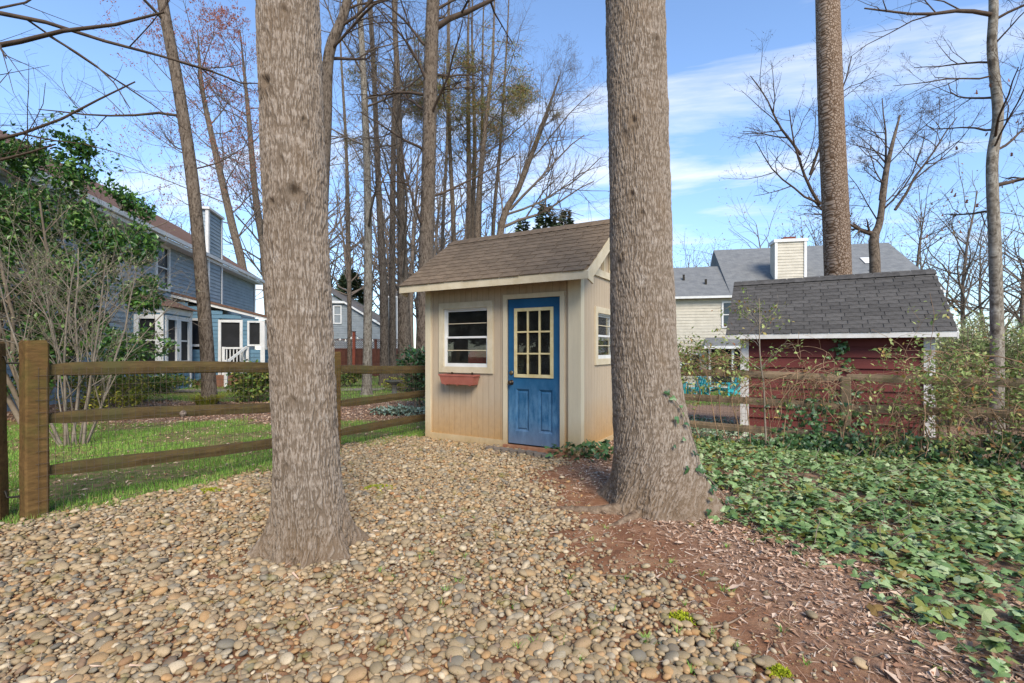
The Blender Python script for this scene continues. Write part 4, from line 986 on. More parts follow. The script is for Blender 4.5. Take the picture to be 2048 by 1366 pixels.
def smoothpath(path, n_):
    P = np.array(path, float); tt = np.linspace(0, len(P) - 1, n_)
    i = np.clip(tt.astype(int), 0, len(P) - 2); f = (tt - i)[:, None]
    p0 = P[np.clip(i - 1, 0, len(P) - 1)]; p1 = P[i]; p2 = P[i + 1]; p3 = P[np.clip(i + 2, 0, len(P) - 1)]
    return .5 * ((2 * p1) + (-p0 + p2) * f + (2 * p0 - 5 * p1 + 4 * p2 - p3) * f ** 2 + (-p0 + 3 * p1 - 3 * p2 + p3) * f ** 3)
def bigtrunk(path, seed, zs, na, lobes, ridge, knots=(), skew=0.0):
    """path rows (z, x, y, r) from ground up; a displaced bark surface with root flare"""
    P = np.array(path, float); r_ = np.random.default_rng(seed)
    Z = np.asarray(zs); X = np.interp(Z, P[:, 0], P[:, 1]); Y = np.interp(Z, P[:, 0], P[:, 2]); Rr = np.interp(Z, P[:, 0], P[:, 3])
    k = np.ones(9) / 9; pad = lambda q: np.convolve(np.pad(q, 4, mode='edge'), k, 'valid')
    X, Y, Rr = pad(X), pad(Y), pad(Rr)
    nb_ = na // 8; A = np.concatenate([np.linspace(0, .7, nb_ // 2, endpoint=False), np.linspace(.7, 2 * np.pi - .7, na - 2 * (nb_ // 2), endpoint=False), np.linspace(2 * np.pi - .7, 2 * np.pi, nb_ // 2, endpoint=False)]) + np.pi / 2   # seam at the back
    AA, ZZ = np.meshgrid(A, Z); RR = np.repeat(Rr[:, None], na, 1)
    prof = np.zeros_like(AA)
    for (ang, amp, wid, hgt) in lobes:
        d = np.angle(np.exp(1j * (AA - ang))); prof += amp * np.exp(-(d / wid) ** 2) * np.exp(-np.maximum(ZZ, 0) / hgt)
    r0 = float(np.median(Rr)); U = (A - np.pi / 2 - np.pi)[None] * (Rr * .5 + .5 * r0 + .13 * np.exp(-np.maximum(Z, 0) / .13))[:, None] + skew * np.maximum(0, .9 - ZZ) ** 1.5; V = ZZ
    wob = .02 * (fbm(np.cos(AA) * 1.5 + 9, np.sin(AA) * 1.5 + ZZ * .8, seed) - .5)
    wu = U + .010 * (vnoise(U * 14, V * 9, seed + 5) - .5) + .005 * (vnoise(U * 60, V * 45, seed + 6) - .5)
    n1 = np.abs(vnoise(wu * 118, V * 16 + 40, seed + 1) - .5) * 2; n2 = np.abs(vnoise(wu * 62 + 9, V * 26, seed + 2) - .5) * 2; n3 = vnoise(U * 150, V * 80, seed + 3)
    fur = sstep(0, .42, n1) * (.45 + .55 * sstep(0, .35, n2)) * (.75 + .5 * (n3 - .3))
    flarek = 1 + 1.3 * np.exp(-np.maximum(ZZ, 0) / .25)
    disp = ridge * (fur - .6) * flarek + .016 * (fbm(U * 12, V * 7, seed + 8) - .5) * flarek + .05 * (fbm(U * 9, V * 9, seed + 12) - .5) * np.exp(-np.maximum(ZZ, 0) / .16)
    kd = np.zeros_like(AA)
    for (ang, z, s_, hgt) in knots:
        d = np.hypot(np.angle(np.exp(1j * (AA - ang))) * r0, (ZZ - z) * .85) * (1 + .5 * (fbm(U * 25, V * 25, seed + 4) - .5))
        disp += hgt * np.exp(-(d / s_) ** 2) - hgt * 1.5 * np.exp(-(d / (s_ * .45)) ** 2); kd = np.maximum(kd, np.exp(-(d / (s_ * .8)) ** 2))
    fur = np.clip(fur - .9 * kd, -.35, 1)
    RR = RR + prof + wob + disp
    Vt = np.stack([X[:, None] + RR * np.cos(AA), Y[:, None] + RR * np.sin(AA), ZZ], -1).reshape(-1, 3)
    nz_ = len(Z); i = (np.arange(nz_ - 1)[:, None] * na); j = np.arange(na)[None]
    F = np.stack([i + j, i + (j + 1) % na, i + na + (j + 1) % na, i + na + j], -1).reshape(-1, 4)
    me = mkmesh('trunk', Vt, [F], True)
    at = me.attributes.new('bark', 'FLOAT_VECTOR', 'POINT'); at.data.foreach_set('vector', np.stack([U, V, 0 * U], -1).astype(np.float32).ravel())
    at = me.attributes.new('furrow', 'FLOAT', 'POINT'); at.data.foreach_set('value', fur.astype(np.float32).ravel())
    return me
class Tree:
    def __init__(s, seed): s.r = random.Random(seed); s.P = {}; s.tips = []; s.all = []
    def line(s, pts, rad, sides):
        s.P.setdefault((len(pts), sides), []).append((pts, rad))
    def limb(s, p, d, L, r0, lvl, spec):
        sp = spec[lvl]; ns = sp['seg']; R_ = s.r; pts = [p]; rad = [r0]; d = d.copy(); step = L / ns; wob = sp['wob']; up = sp['up']
        end = sp.get('end', .3)
        for i in range(ns):
            d = Vector((d.x + R_.gauss(0, wob), d.y + R_.gauss(0, wob), d.z + R_.gauss(0, wob) + up)); d.normalize()
            p = p + d * step; pts.append(p); rad.append(max(r0 * (1 - (1 - end) * (i + 1) / ns), .0018))
        s.line(pts, rad, sp['sides'])
        if lvl + 1 < len(spec):
            nx_ = spec[lvl + 1]
            for k in range(sp['n']):
                t_ = R_.uniform(sp.get('t0', .25), 1.0) * ns; i = min(int(t_), ns - 1); f = t_ - i
                q = pts[i].lerp(pts[i + 1], f); dd = (pts[i + 1] - pts[i]).normalized(); rr_ = rad[i] * (1 - f) + rad[i + 1] * f
                s.limb(q, s.fork(dd, R_.uniform(*nx_['ang'])), L * R_.uniform(*nx_['lr']) * (1.15 - .45 * t_ / ns), rr_ * R_.uniform(.45, .7), lvl + 1, spec)
        else:
            s.tips.append((pts[-1], (pts[-1] - pts[-2]).normalized())); s.all.append(pts)
    def fork(s, d, ang):
        R_ = s.r; a = Vector((R_.gauss(0, 1), R_.gauss(0, 1), R_.gauss(0, 1))); a = (a - d * a.dot(d)).normalized()
        return (d * math.cos(ang) + a * math.sin(ang)).normalized()
    def mesh(s, name='limbs'):
        Vs, Fs, o = [], [], 0
        for (n_, sd), L in s.P.items():
            V, F = tubes([np.array([tuple(q) for q in a]) for a, _ in L], [np.array(b_) for _, b_ in L], sd)
            Vs.append(V); Fs.append(F + o); o += len(V)
        me = mkmesh(name, np.concatenate(Vs), Fs, True); return me
def barkattr(me, k=1.0):
    n_ = len(me.vertices); co = np.empty(n_ * 3, np.float32); me.vertices.foreach_get('co', co); co = co.reshape(-1, 3)
    at = me.attributes.new('bark', 'FLOAT_VECTOR', 'POINT'); at.data.foreach_set('vector', np.stack([co[:, 0] + .6 * co[:, 1], co[:, 2], 0 * co[:, 0]], -1).astype(np.float32).ravel() * k)
TRUNKM = barkmat('grey_ridged_bark', lin('#6c5f51'), lin('#897c6e'), lin('#9d9184'), lin('#c4bdb4'), lich=.58, carved=True)
PINEB = barkmat('pine_plate_bark', lin('#54402f'), lin('#84705e'), lin('#a08d7c'), lin('#a59a8e'), 1.0, True, .8)
OAKB = barkmat('brown_tree_bark', lin('#3c342c'), lin('#65594d'), lin('#7d7164'), lin('#989184'), .28)
LICHB = barkmat('pale_lichen_bark', lin('#554d43'), lin('#7a7266'), lin('#958e82'), lin('#aaa598'), .3, lich=.52)
TWIG = mat('twig_bark', lin('#766a5f'), lin('#5e544b'), 5, .95)
DTWIG = mat('dark_twig', lin('#5a4c40'), lin('#483c33'), 5, .95)
GTWIG = mat('grey_twig', lin('#857868'), lin('#6b5f52'), 5, .95)
def SPEC(n=(8, 6, 4), wob=.16, up=.05, ls=((.4, .62), (.35, .6), (.3, .55)), seg=(6, 4, 3, 2), ang=(.5, 1.1)):
    out = [dict(seg=seg[0], sides=6, n=n[0], wob=wob * .7, up=up, t0=.2, end=.3)]
    for i, k in enumerate(n[1:] + (0,)):
        out.append(dict(seg=seg[min(i + 1, 3)], sides=(4, 3, 3, 3)[min(i, 3)], n=k, wob=wob, up=up * .6, lr=ls[min(i, 2)], ang=ang, t0=.15, end=.35))
    return out
def bud_mesh(tips, size, r_, per=2):
    tips = [t_ for t_ in tips]; P_ = []; 
    for p, d in tips:
        for k in range(per): P_.append(p - d * r_.uniform(0, .25) + Vector((r_.gauss(0, .02), r_.gauss(0, .02), r_.gauss(0, .02))))
    n_ = len(P_); g = np.random.default_rng(1)
    bv = np.array([(0, 0, -1), (.5, 0, 0), (-.25, .45, 0), (-.25, -.45, 0), (0, 0, 1)], float); bf = [np.array([(0, 1, 2), (0, 2, 3), (0, 3, 1), (4, 2, 1), (4, 3, 2), (4, 1, 3)])]
    return scatter(bv, bf, rotm(g.uniform(0, 6.3, n_), g.uniform(-1, 1, n_), g.uniform(-1, 1, n_)), (size * g.uniform(.5, 1.3, n_))[:, None] * np.ones(3), np.array([tuple(q) for q in P_]))
def tree(label, path, seed, tm, wm, spec, nb, t0=.35, lmax=4.5, ang=(.6, 1.2), sides=14, extra=(), buds=None, name='bare_tree', group=None, bl=(.5, 1.0), cat='tree', rfac=.34, trunkname='trunk'):
    """path rows (x,y,z,r): a tapered trunk with recursive limbs"""
    root = thing(name, label, cat, tuple(path[0][:3]), 0, group); org = Vector(path[0][:3])
    T = Tree(seed); n_ = max(16, len(path) * 6)
    sp = smoothpath([(p[0] - org.x, p[1] - org.y, p[2] - org.z, p[3]) for p in path], n_)
    sp[:, 3] = np.maximum(sp[:, 3], .006)
    sp[:3, 3] *= np.array([1.35, 1.15, 1.03])
    TT = Tree(0); TT.line([Vector(q[:3]) for q in sp], list(sp[:, 3]), sides)
    me = TT.mesh('trunk'); barkattr(me); obj(trunkname, me, tm, root)
    R_ = T.r; H = sp[-1, 2]
    for k in range(nb):
        t_ = (t0 + (1 - t0) * (k + R_.random()) / nb) * (n_ - 1); i = min(int(t_), n_ - 2)
        q = Vector(sp[i, :3]).lerp(Vector(sp[i + 1, :3]), t_ - i); dd = Vector(sp[i + 1, :3] - sp[i, :3]).normalized()
        rel = (t_ / (n_ - 1) - t0) / (1 - t0)
        T.limb(q, T.fork(dd, R_.uniform(*ang)), lmax * R_.uniform(*bl) * (1.1 - .65 * rel), min(sp[i, 3] * rfac * R_.uniform(.6, 1.1), .045), 0, spec)
    for (p, d, L, r_) in extra:
        T.limb(Vector(p) - org, Vector(d).normalized(), L, r_, 0, spec)
    if T.P:
        me = T.mesh('limbs'); barkattr(me); obj('limbs', me, wm, root)
    if buds:
        V, F = bud_mesh(T.tips, buds[0], R_, buds[2]); obj('buds', mkmesh('buds', V, F), buds[1], root, kind='stuff')
    return root, T
# --- the two big foreground trunks
rows = np.concatenate([np.arange(-.12, .6, .009), np.arange(.6, 4.7, .014), np.arange(4.72, 9.0, .12)])
t1 = thing('tree', 'thick grey trunk with knots standing in the pebbles', 'tree', (0, 0, 0))
K = -math.pi / 2
path1 = [(-.12, -1.40, 3.37, .245), (.06, -1.40, 3.37, .238), (.25, -1.405, 3.36, .224), (.6, -1.42, 3.35, .212), (1.38, -1.455, 3.35, .207), (3.8, -1.555, 3.35, .202), (6, -1.65, 3.38, .19), (9, -1.74, 3.42, .16)]
lob1 = [(K - 1.1, .15, .27, .12), (K + .95, .15, .28, .13), (K - .35, .07, .2, .10), (K + .3, .08, .2, .10), (K + 2.0, .14, .4, .13), (K + 3.1, .15, .5, .14), (K - 2.1, .12, .4, .13), (K, .03, 9, .22)]
kn1 = [(K + .38, 2.41, .075, .05), (K - .38, 3.13, .06, .04), (K - .33, 2.34, .045, .025), (K + .3, 3.6, .04, .02), (K + .05, 2.62, .03, .015), (K + .1, 1.05, .045, .016), (K + .75, 2.9, .03, .025), (K - .2, .62, .03, .012)]
obj('trunk', bigtrunk(path1, 3, rows, 400, lob1, .0075, kn1), TRUNKM, t1)
def crown(root, p, d, seed, r0, L=5):
    T = Tree(seed); sp = SPEC((5, 4, 3), .15, .06)
    T.limb(Vector(p), Vector(d), 6, r0, 0, sp)
    for k in range(4):
        a = k * 1.6 + seed; T.limb(Vector(p) - Vector((0, 0, .5 * k)), Vector((math.cos(a), math.sin(a), .8)).normalized(), L, r0 * .55, 0, sp)
    me = T.mesh('limbs'); barkattr(me); obj('limbs', me, TWIG, root)
crown(t1, (-1.75, 3.42, 8.9), (-.05, .02, 1), 2, .165)
t2 = thing('tree', 'massive grey trunk with flared base and a few ivy leaves climbing it', 'tree', (0, 0, 0))
path2 = [(-.15, 1.34, 4.38, .42), (.02, 1.335, 4.38, .41), (.24, 1.315, 4.38, .385), (.45, 1.29, 4.39, .36), (.7, 1.26, 4.4, .335), (1.0, 1.225, 4.4, .312), (1.38, 1.195, 4.4, .295), (2.2, 1.17, 4.4, .278), (3.2, 1.15, 4.4, .268), (4.57, 1.12, 4.4, .262), (6.5, 1.09, 4.4, .25), (9, 1.05, 4.42, .2)]
lob2 = [(K + .95, .22, .30, .16), (K - 1.0, .12, .25, .12), (K + .25, .11, .25, .14), (K - .35, .09, .22, .11), (K + 2.2, .15, .4, .13), (K - 2.2, .18, .4, .13), (K + 3.1, .15, .5, .14), (K, .03, 9, .2)]
kn2 = [(K + .45, 4.05, .05, .03), (K - .4, 3.35, .06, .03), (K - .5, 2.72, .045, .022), (K - .2, 2.55, .04, .018), (K - .85, 2.2, .03, .025)]
obj('trunk', bigtrunk(path2, 8, rows, 440, lob2, .008, kn2, .5), TRUNKM, t2)
crown(t2, (1.05, 4.42, 8.9), (.02, .0, 1), 5, .19)
ROOT = mat('bare_root', lin('#94806a'), lin('#5f4c3c'), 18, .95, 1.0, 45, bdist=.02)
for pts, rr_ in (([(1.0, 4.15, .02), (.74, 4.12, .0), (.45, 4.19, -.005), (.2, 4.26, -.03)], [.075, .05, .03, .012]), ([(1.05, 4.05, .0), (.85, 3.85, -.01), (.66, 3.76, -.03)], [.05, .03, .012])):
    MB().tube([tuple(q) for q in smoothpath(pts, 14)], np.interp(np.linspace(0, len(rr_) - 1, 14), range(len(rr_)), rr_), 9).build('root', ROOT, t2, True)
# --- bare trees behind
def pp(px, py, Z, r_): q = PX(px, py, Z); return (q.x, q.y, q.z, r_)
def base(px, Z, r_): x = (px - 1024) / 967 * Z; return (x, Z, GZ(x, Z) - .05, r_)
sp_big = SPEC((7, 6, 4), .15, .04); sp_med = SPEC((7, 6, 3), .17, .05)
tree('tall slender leaning trunk rising from the yellow grass clump beside the porch', [base(420, 12, .17), pp(410, 640, 12, .15), pp(387, 380, 12, .14), pp(356, 170, 12, .13), pp(325, 0, 12, .12), pp(285, -260, 12.2, .10), pp(260, -520, 12.5, .03)], 21, OAKB, DTWIG, sp_med, 9, .62, 3.6,
     extra=[(PX(362, 232, 12), (-1, -.1, -.05), 3.4, .035), (PX(349, 120, 12), (1, .3, -.05), 2.2, .035), (PX(370, 300, 12), (-.8, .3, .3), 1.8, .02), (PX(380, 340, 12), (.8, .3, .3), 1.8, .02)])
REDB = mat('red_buds', lin('#8a4a38'), lin('#a5664c'), 5, .9); TANB = mat('tan_buds', lin('#7d6a50'), lin('#96835f'), 5, .9)
tree('red budded maple leaning over the blue house roof', [base(492, 32, .3), pp(488, 560, 32, .27), pp(462, 440, 32, .24), pp(430, 300, 32, .19), pp(405, 180, 32, .13), pp(395, 60, 32, .03)], 22, OAKB, TWIG, SPEC((8, 6, 4), .15, .06), 22, .3, 8.5, buds=(.05, REDB, 2))
tree('red budded maple between the chimney and the knotted trunk', [base(545, 34, .3), pp(530, 520, 34, .27), pp(512, 400, 34, .22), pp(497, 230, 34, .15), pp(480, 60, 34, .03)], 23, OAKB, TWIG, SPEC((8, 6, 4), .15, .06), 20, .3, 8.0, buds=(.05, REDB, 2))
tree('dark forked trunk close behind the knotted trunk', [base(640, 11, .15), pp(642, 500, 11, .135), pp(652, 250, 11, .125), pp(658, 110, 11, .12), pp(690, 20, 11, .10), pp(715, -120, 11, .07), pp(735, -350, 11, .02)], 24, OAKB, DTWIG, sp_med, 10, .45, 3.2)
tree('pale lichen covered trunk standing in the mulch by the post', [base(733, 14.8, .16), pp(735, 700, 14.8, .135), pp(736, 430, 14.8, .115), pp(730, 220, 14.8, .10), pp(719, 0, 14.8, .08), pp(705, -260, 15, .07), pp(695, -480, 15, .02)], 25, LICHB, TWIG, sp_big, 17, .3, 3.6)
tree('slim brown trunk behind the pale lichen covered trunk', [base(769, 19, .19), pp(768, 600, 19, .16), pp(756, 350, 19, .11), pp(748, 150, 19, .09), pp(738, -40, 19, .09), pp(735, -250, 19, .02)], 26, OAKB, TWIG, sp_big, 20, .22, 4.2)
tree('thick brown trunk left of the shed eave', [base(810, 17, .26), pp(808, 640, 17, .22), pp(802, 400, 17, .14), pp(796, 180, 17, .10), pp(788, 0, 17, .08), pp(784, -260, 17, .03)], 27, OAKB, TWIG, sp_big, 20, .22, 4.2)
tree('tall straight trunk rising directly behind the shed roof', [base(846, 14, .25), pp(850, 600, 14, .225), pp(857, 350, 14, .20), pp(862, 120, 14, .20), pp(868, -60, 14, .17), pp(872, -300, 14, .10), pp(876, -500, 14, .02)], 28, OAKB, DTWIG, sp_big, 18, .25, 3.6,
     extra=[(PX(866, 60, 14), (.75, .1, .6), 3.4, .09), (PX(859, 225, 14), (-.8, .2, .5), 3, .05), (PX(858, 190, 14), (-1, .1, .05), 2, .05)])
rnd_ = random.Random(77)
for k, (bx, tx, Z, r_) in enumerate(((905, 898, 22, .11), (947, 944, 23, .12), (962, 966, 24, .10), (985, 1015, 22, .09), (700, 680, 24, .10), (885, 895, 27, .10))):
    tree(('slim bare tree in the stand behind the shed roof'), [base(bx, Z, r_ * 1.1), pp(bx + rnd_.uniform(-4, 4), 480, Z, r_), pp((bx + tx) / 2 + rnd_.uniform(-6, 6), 280, Z, r_ * .75), pp(tx, 60, Z, r_ * .4), pp(tx + 4, -60, Z, .02)], 100 + k, OAKB, TWIG, SPEC((6, 5, 3), .15, .07), 16, .22, 3.6, group='slim bare trees behind the shed', bl=(.4, 1))
tree('wide spreading bare tree leaning right behind the shed ridge', [base(985, 19, .17), pp(1000, 470, 19, .14), pp(1040, 370, 19, .11), pp(1085, 250, 19, .08), pp(1120, 150, 19, .02)], 31, OAKB, TWIG, SPEC((10, 7, 4), .14, .05), 12, .3, 4.2, ang=(.4, .9),
     extra=[(PX(1005, 455, 19), (.85, .1, .45), 4.6, .07), (PX(1020, 420, 19), (.7, -.2, .7), 4.2, .06), (PX(1010, 430, 19), (.95, .2, .22), 4.4, .05)])
# evergreen clumps: pine needles on three pines in the stand
NEED = palmat('pine_needles', [(0, lin('#56683a')), (.35, lin('#7a7c48')), (.65, lin('#8a7248')), (1, lin('#8f6a48'))], .8, .2, 3, .2)
def needles(cl, n_per, ln, g):
    n_ = len(cl) * n_per; C = np.repeat(np.array([tuple(c_) for c_ in cl]), n_per, 0)
    d = g.normal(size=(n_, 3)); d[:, 2] += .35; d /= np.linalg.norm(d, axis=1)[:, None]
    q = C + g.normal(size=(n_, 3)) * np.array([.2, .2, .07]); s_ = np.cross(d, g.normal(size=(n_, 3))); s_ /= np.linalg.norm(s_, axis=1)[:, None]
    L = ln * g.uniform(.6, 1.2, n_)[:, None]
    V = np.stack([q - s_ * .011, q + s_ * .011, q + d * L], 1).reshape(-1, 3)
    return V, [np.arange(n_ * 3).reshape(-1, 3)]
for k, (bx, tx, Z, lab, y0_, nb_) in enumerate(((938, 936, 22, 'pine with brown green needle tufts rising above the shed ridge', 30, 26), (955, 985, 20, 'leaning pine with thin needle tufts above the shed ridge', 60, 22), (785, 790, 20, 'pine with sparse needle tufts left of the shed roof', 90, 16))):
    rt, T = tree(lab, [base(bx, Z, .15), pp(bx, 450, Z, .12), pp((bx + tx) / 2, 260, Z, .10), pp(tx, y0_ + 60, Z, .06), pp(tx + 5, y0_ - 120, Z, .02)], 200 + k, OAKB, TWIG, SPEC((6, 4), .16, .03), nb_, .42, 3.4, name='pine_tree', ang=(.9, 1.5))
    g = np.random.default_rng(k); tp = [p for p, d in T.tips]; T.r.shuffle(tp); tp = [p for p in tp if p.z < 13.5][:170]
    V, F = needles(tp, 55, .24, g); obj('needles', mkmesh('needles', V, F), NEED, rt, kind='stuff')
# far dark conifers
CONI = palmat('conifer_green', [(0, lin('#2f4030')), (.5, lin('#3e5038')), (1, lin('#54583a'))], .85, .2, 3, .2)
def conifer(px, topy, Z, w, label, seed):
    g = np.random.default_rng(seed); bx, by, bz, _ = base(px, Z, .2); H = CAMZ + (700 - topy) / 967 * Z - bz
    rt = thing('conifer', label, 'tree', (bx, by, bz)); MB().tube([(0, 0, 0), (0, 0, H * .5), (0, 0, H)], [.25, .15, .02], 8).build('trunk', OAKB, rt)
    n_ = 5200; h_ = H * (1 - g.random(n_) ** .6 * .75); rr_ = w * (1 - h_ / H) ** .8 * (.55 + .45 * np.abs(np.sin(h_ * 3.1))) * g.random(n_) ** .4 + .1
    a = g.uniform(0, 6.3, n_); P_ = np.stack([rr_ * np.cos(a), rr_ * np.sin(a), h_ - rr_ * .25], 1)
    bv = np.array([(-.35, 0, 0), (.35, 0, 0), (0, 1, .1), (0, .4, .25)]); V, F = scatter(bv, [np.array([(0, 1, 2), (0, 3, 2)])], rotm(a - np.pi / 2, g.uniform(-.5, .5, n_), g.uniform(-.6, .6, n_)), (.42 * g.uniform(.6, 1.3, n_))[:, None] * np.ones(3), P_)
    obj('crown', mkmesh('crown', V, F), CONI, rt, kind='stuff'); return rt
conifer(1092, 402, 42, 4.6, 'tallest dark conifer rising beyond the shed ridge', 1); conifer(1046, 438, 42, 3.6, 'short brownish conifer left of the tall dark one beyond the shed', 2); conifer(1131, 418, 43, 3.2, 'narrow conifer right of the tall dark one beyond the shed', 3)
conifer(700, 535, 48, 5.0, 'rounded evergreen showing over the grey house roof', 4)
# right side
tree('thick pine trunk with plated bark standing behind the red shed roof', [base(1685, 14.2, .40), pp(1678, 620, 14.2, .355), pp(1672, 450, 14.2, .345), pp(1662, 230, 14.2, .33), pp(1655, 0, 14.2, .31), pp(1648, -300, 14.2, .26), pp(1643, -620, 14.2, .1)], 41, PINEB, DTWIG, sp_med, 8, .8, 3.5, sides=22, name='pine_tree')
tree('crooked bare tree with long curving limb over the cream house', [base(1752, 17.5, .2), pp(1750, 545, 17.5, .17), pp(1748, 478, 17.5, .15), pp(1760, 440, 17.5, .11), pp(1775, 330, 17.5, .08), pp(1800, 230, 17.5, .03)], 42, OAKB, DTWIG, SPEC((8, 6, 4), .15, .07), 10, .55, 3.2, buds=(.022, DTWIG, 1),
     extra=[(PX(1700, 445, 17.5), (-.85, 0, .3), 1.8, .07), (PX(1640, 410, 17.5), (-.5, 0, 1), 3.6, .06), (PX(1620, 350, 17.5), (.25, -.2, 1), 4.0, .05), (PX(1602, 310, 17.5), (-.45, .2, 1), 3.6, .05), (PX(1635, 405, 17.5), (-1, -.1, .25), 3.4, .04), (PX(1752, 470, 17.5), (-1, .1, .22), 1.2, .10), (PX(1790, 420, 17.5), (.7, .1, .8), 4.2, .05), (PX(1760, 400, 17.5), (.2, .1, 1), 4.2, .05)])
OAKL = palmat('dead_oak_leaf', [(0, lin('#6a4028')), (.5, lin('#8a5534')), (1, lin('#5a3a2a'))], .8, .2, 8, .2)
rt, T = tree('thin tree with a few dead brown leaves at the overgrown fence', [base(1992, 10, .13), pp(1994, 680, 10, .115), pp(1990, 500, 10, .105), pp(1984, 330, 10, .098), pp(1996, 230, 10, .092), pp(1984, 100, 10, .085), pp(1987, 0, 10, .078), pp(1980, -240, 10, .06), pp(1970, -480, 10, .02)], 43, LICHB, DTWIG, SPEC((6, 5, 3), .17, .03), 13, .30, 2.6, ang=(.9, 1.5), sides=12,
     extra=[(PX(1986, 30, 10), (-1, 0, .06), 2.9, .045), (PX(1990, 150, 10), (-.9, .2, -.15), 1.8, .02), (PX(1994, 370, 10), (.9, .1, .2), 1.5, .045), (PX(1993, 300, 10), (1, .1, .4), 1.3, .03)])
g = np.random.default_rng(9); tp = [p for p, d in T.tips]; T.r.shuffle(tp); tp = np.array([tuple(p) for p in tp if p.z < 7][:70]) + g.normal(size=(min(70, len([p for p in tp if p.z < 7])), 3)) * .02
bv = np.array([(0, 0, 0), (.3, .4, .05), (.12, .5, 0), (.35, .8, -.05), (0, 1, 0), (-.35, .8, .05), (-.12, .5, 0), (-.3, .4, -.05)], float)
n_ = len(tp); V, F = scatter(bv, [np.array([(0, 1, 2), (2, 3, 4), (4, 5, 6), (6, 7, 0), (0, 2, 6), (2, 4, 6)])], rotm(g.uniform(0, 6.3, n_), g.uniform(-2.2, -1.0, n_), g.uniform(-.5, .5, n_)), (.10 * g.uniform(.7, 1.2, n_))[:, None] * np.ones(3), tp)
obj('dead_leaves', mkmesh('dead_leaves', V, F), OAKL, rt, kind='stuff')
# tree just outside the left edge whose limbs reach into the picture
tree('bare tree whose long dark limbs reach over the blue house', [base(-230, 8.5, .25), (-11.0, 8.5, 3, .22), (-10.9, 8.5, 6, .19), (-10.8, 8.5, 9, .12), (-10.7, 8.5, 12, .03)], 51, OAKB, DTWIG, SPEC((4, 3, 2), .12, .01), 3, .8, 3.0,
     extra=[((-10.9, 8.5, 6.6), (1, 0, .07), 5.2, .06), ((-10.95, 8.5, 4.9), (1, .1, .02), 4.4, .04), ((-10.95, 8.5, 4.6), (1, -.1, -.1), 3.6, .04), ((-10.9, 8.4, 7.2), (1, .0, .12), 5.5, .05)])
# far tree line: prototypes and copies
protos = []
for k in range(3):
    T = Tree(300 + k); T.limb(Vector((0, 0, 0)), Vector((0, 0, 1)), 11, .16, 0, [dict(seg=8, sides=6, n=22, wob=.05, up=.1, t0=.3, end=.15)] + SPEC((8, 5), .15, .09, ls=((.28, .45), (.4, .6), (.3, .5)))[1:])
    me = T.mesh('trunk_and_limbs'); barkattr(me); me.materials.append(TWIG); protos.append((me, T))
FARB = mat('far_buds', lin('#86705c'), lin('#9a8268'), 4, .9)
bms = []
for me, T in protos:
    V, F = bud_mesh(T.tips, .07, random.Random(1), 1); bme = mkmesh('buds', V, F); bme.materials.append(FARB); bms.append(bme)
rnd_ = random.Random(5); k = 0
def far(px, Z, s_, label, group):
    global k
    x, y, z, _ = base(px, Z, .1)
    o = thing('far_tree', label, 'tree', (x, y, z), rnd_.uniform(0, 6.3), group); o.scale = (s_, s_, s_)
    obj('limbs', protos[k % 3][0], None, o); obj('buds', bms[k % 3], None, o, kind='stuff'); k += 1
for px in (1370, 1400, 1432): far(px, 52 + rnd_.uniform(-3, 3), rnd_.uniform(1.05, 1.2), 'distant bare tree over the low roof of the cream house', 'trees over the low cream roof')
for px in (1530, 1570, 1610, 1650, 1710, 1745, 1780): far(px, 46 + rnd_.uniform(-4, 6), rnd_.uniform(1.15, 1.4), 'distant bare tree over the chimney side of the cream house', 'trees over the cream house ridge')
for px in (1850, 1890, 1930, 1965, 2005, 2045, 2090, 1830): far(px, 38 + rnd_.uniform(-6, 12), rnd_.uniform(.95, 1.3), 'distant bare tree in the wood beyond the thicket', 'trees beyond the thicket')
for px in (560, 600, 650, 690, 715, 742, 775, 800, 822, 838, 850, 880, 760): far(px, 44 + rnd_.uniform(-4, 14), rnd_.uniform(1.3, 1.9), 'distant bare tree beyond the lattice fence and grey house', 'trees beyond the lattice fence')
for px in (300, 340, 370): far(px, 46, 1.25, 'distant bare tree behind the blue house', 'trees behind the blue house')
for px in (900, 930, 965, 1000, 1060, 1110, 1160, 1200, 1240): far(px, 50 + rnd_.uniform(-4, 8), rnd_.uniform(1.3, 1.8) if px < 1050 else rnd_.uniform(.8, 1.0), 'distant bare tree beyond the shed roof', 'far trees beyond the shed roof')

# conifers on the near side of the yard, mirrored in the shed window
_c0 = conifer(1024, 402, 20, 3.2, 'dark conifer of the row mirrored in the shed window', 11)
_c0['group'] = 'conifers mirrored in the shed window'; _c0.location = (-12, 2.4, 0); _c0.scale = (1.3, 1.3, 1.15)
for _i, (_x, _y) in enumerate(((-11, -.8), (-13.5, 5.2), (-15.5, 1.0), (-10, -4.2), (-16.5, 7.4), (-13, -3))):
    _c = _c0.copy(); COL.objects.link(_c); _c.location = (_x, _y, 0); _c.rotation_euler = (0, 0, _i * 1.1)
    for _h in _c0.children:
        _q = _h.copy(); COL.objects.link(_q); _q.parent = _c
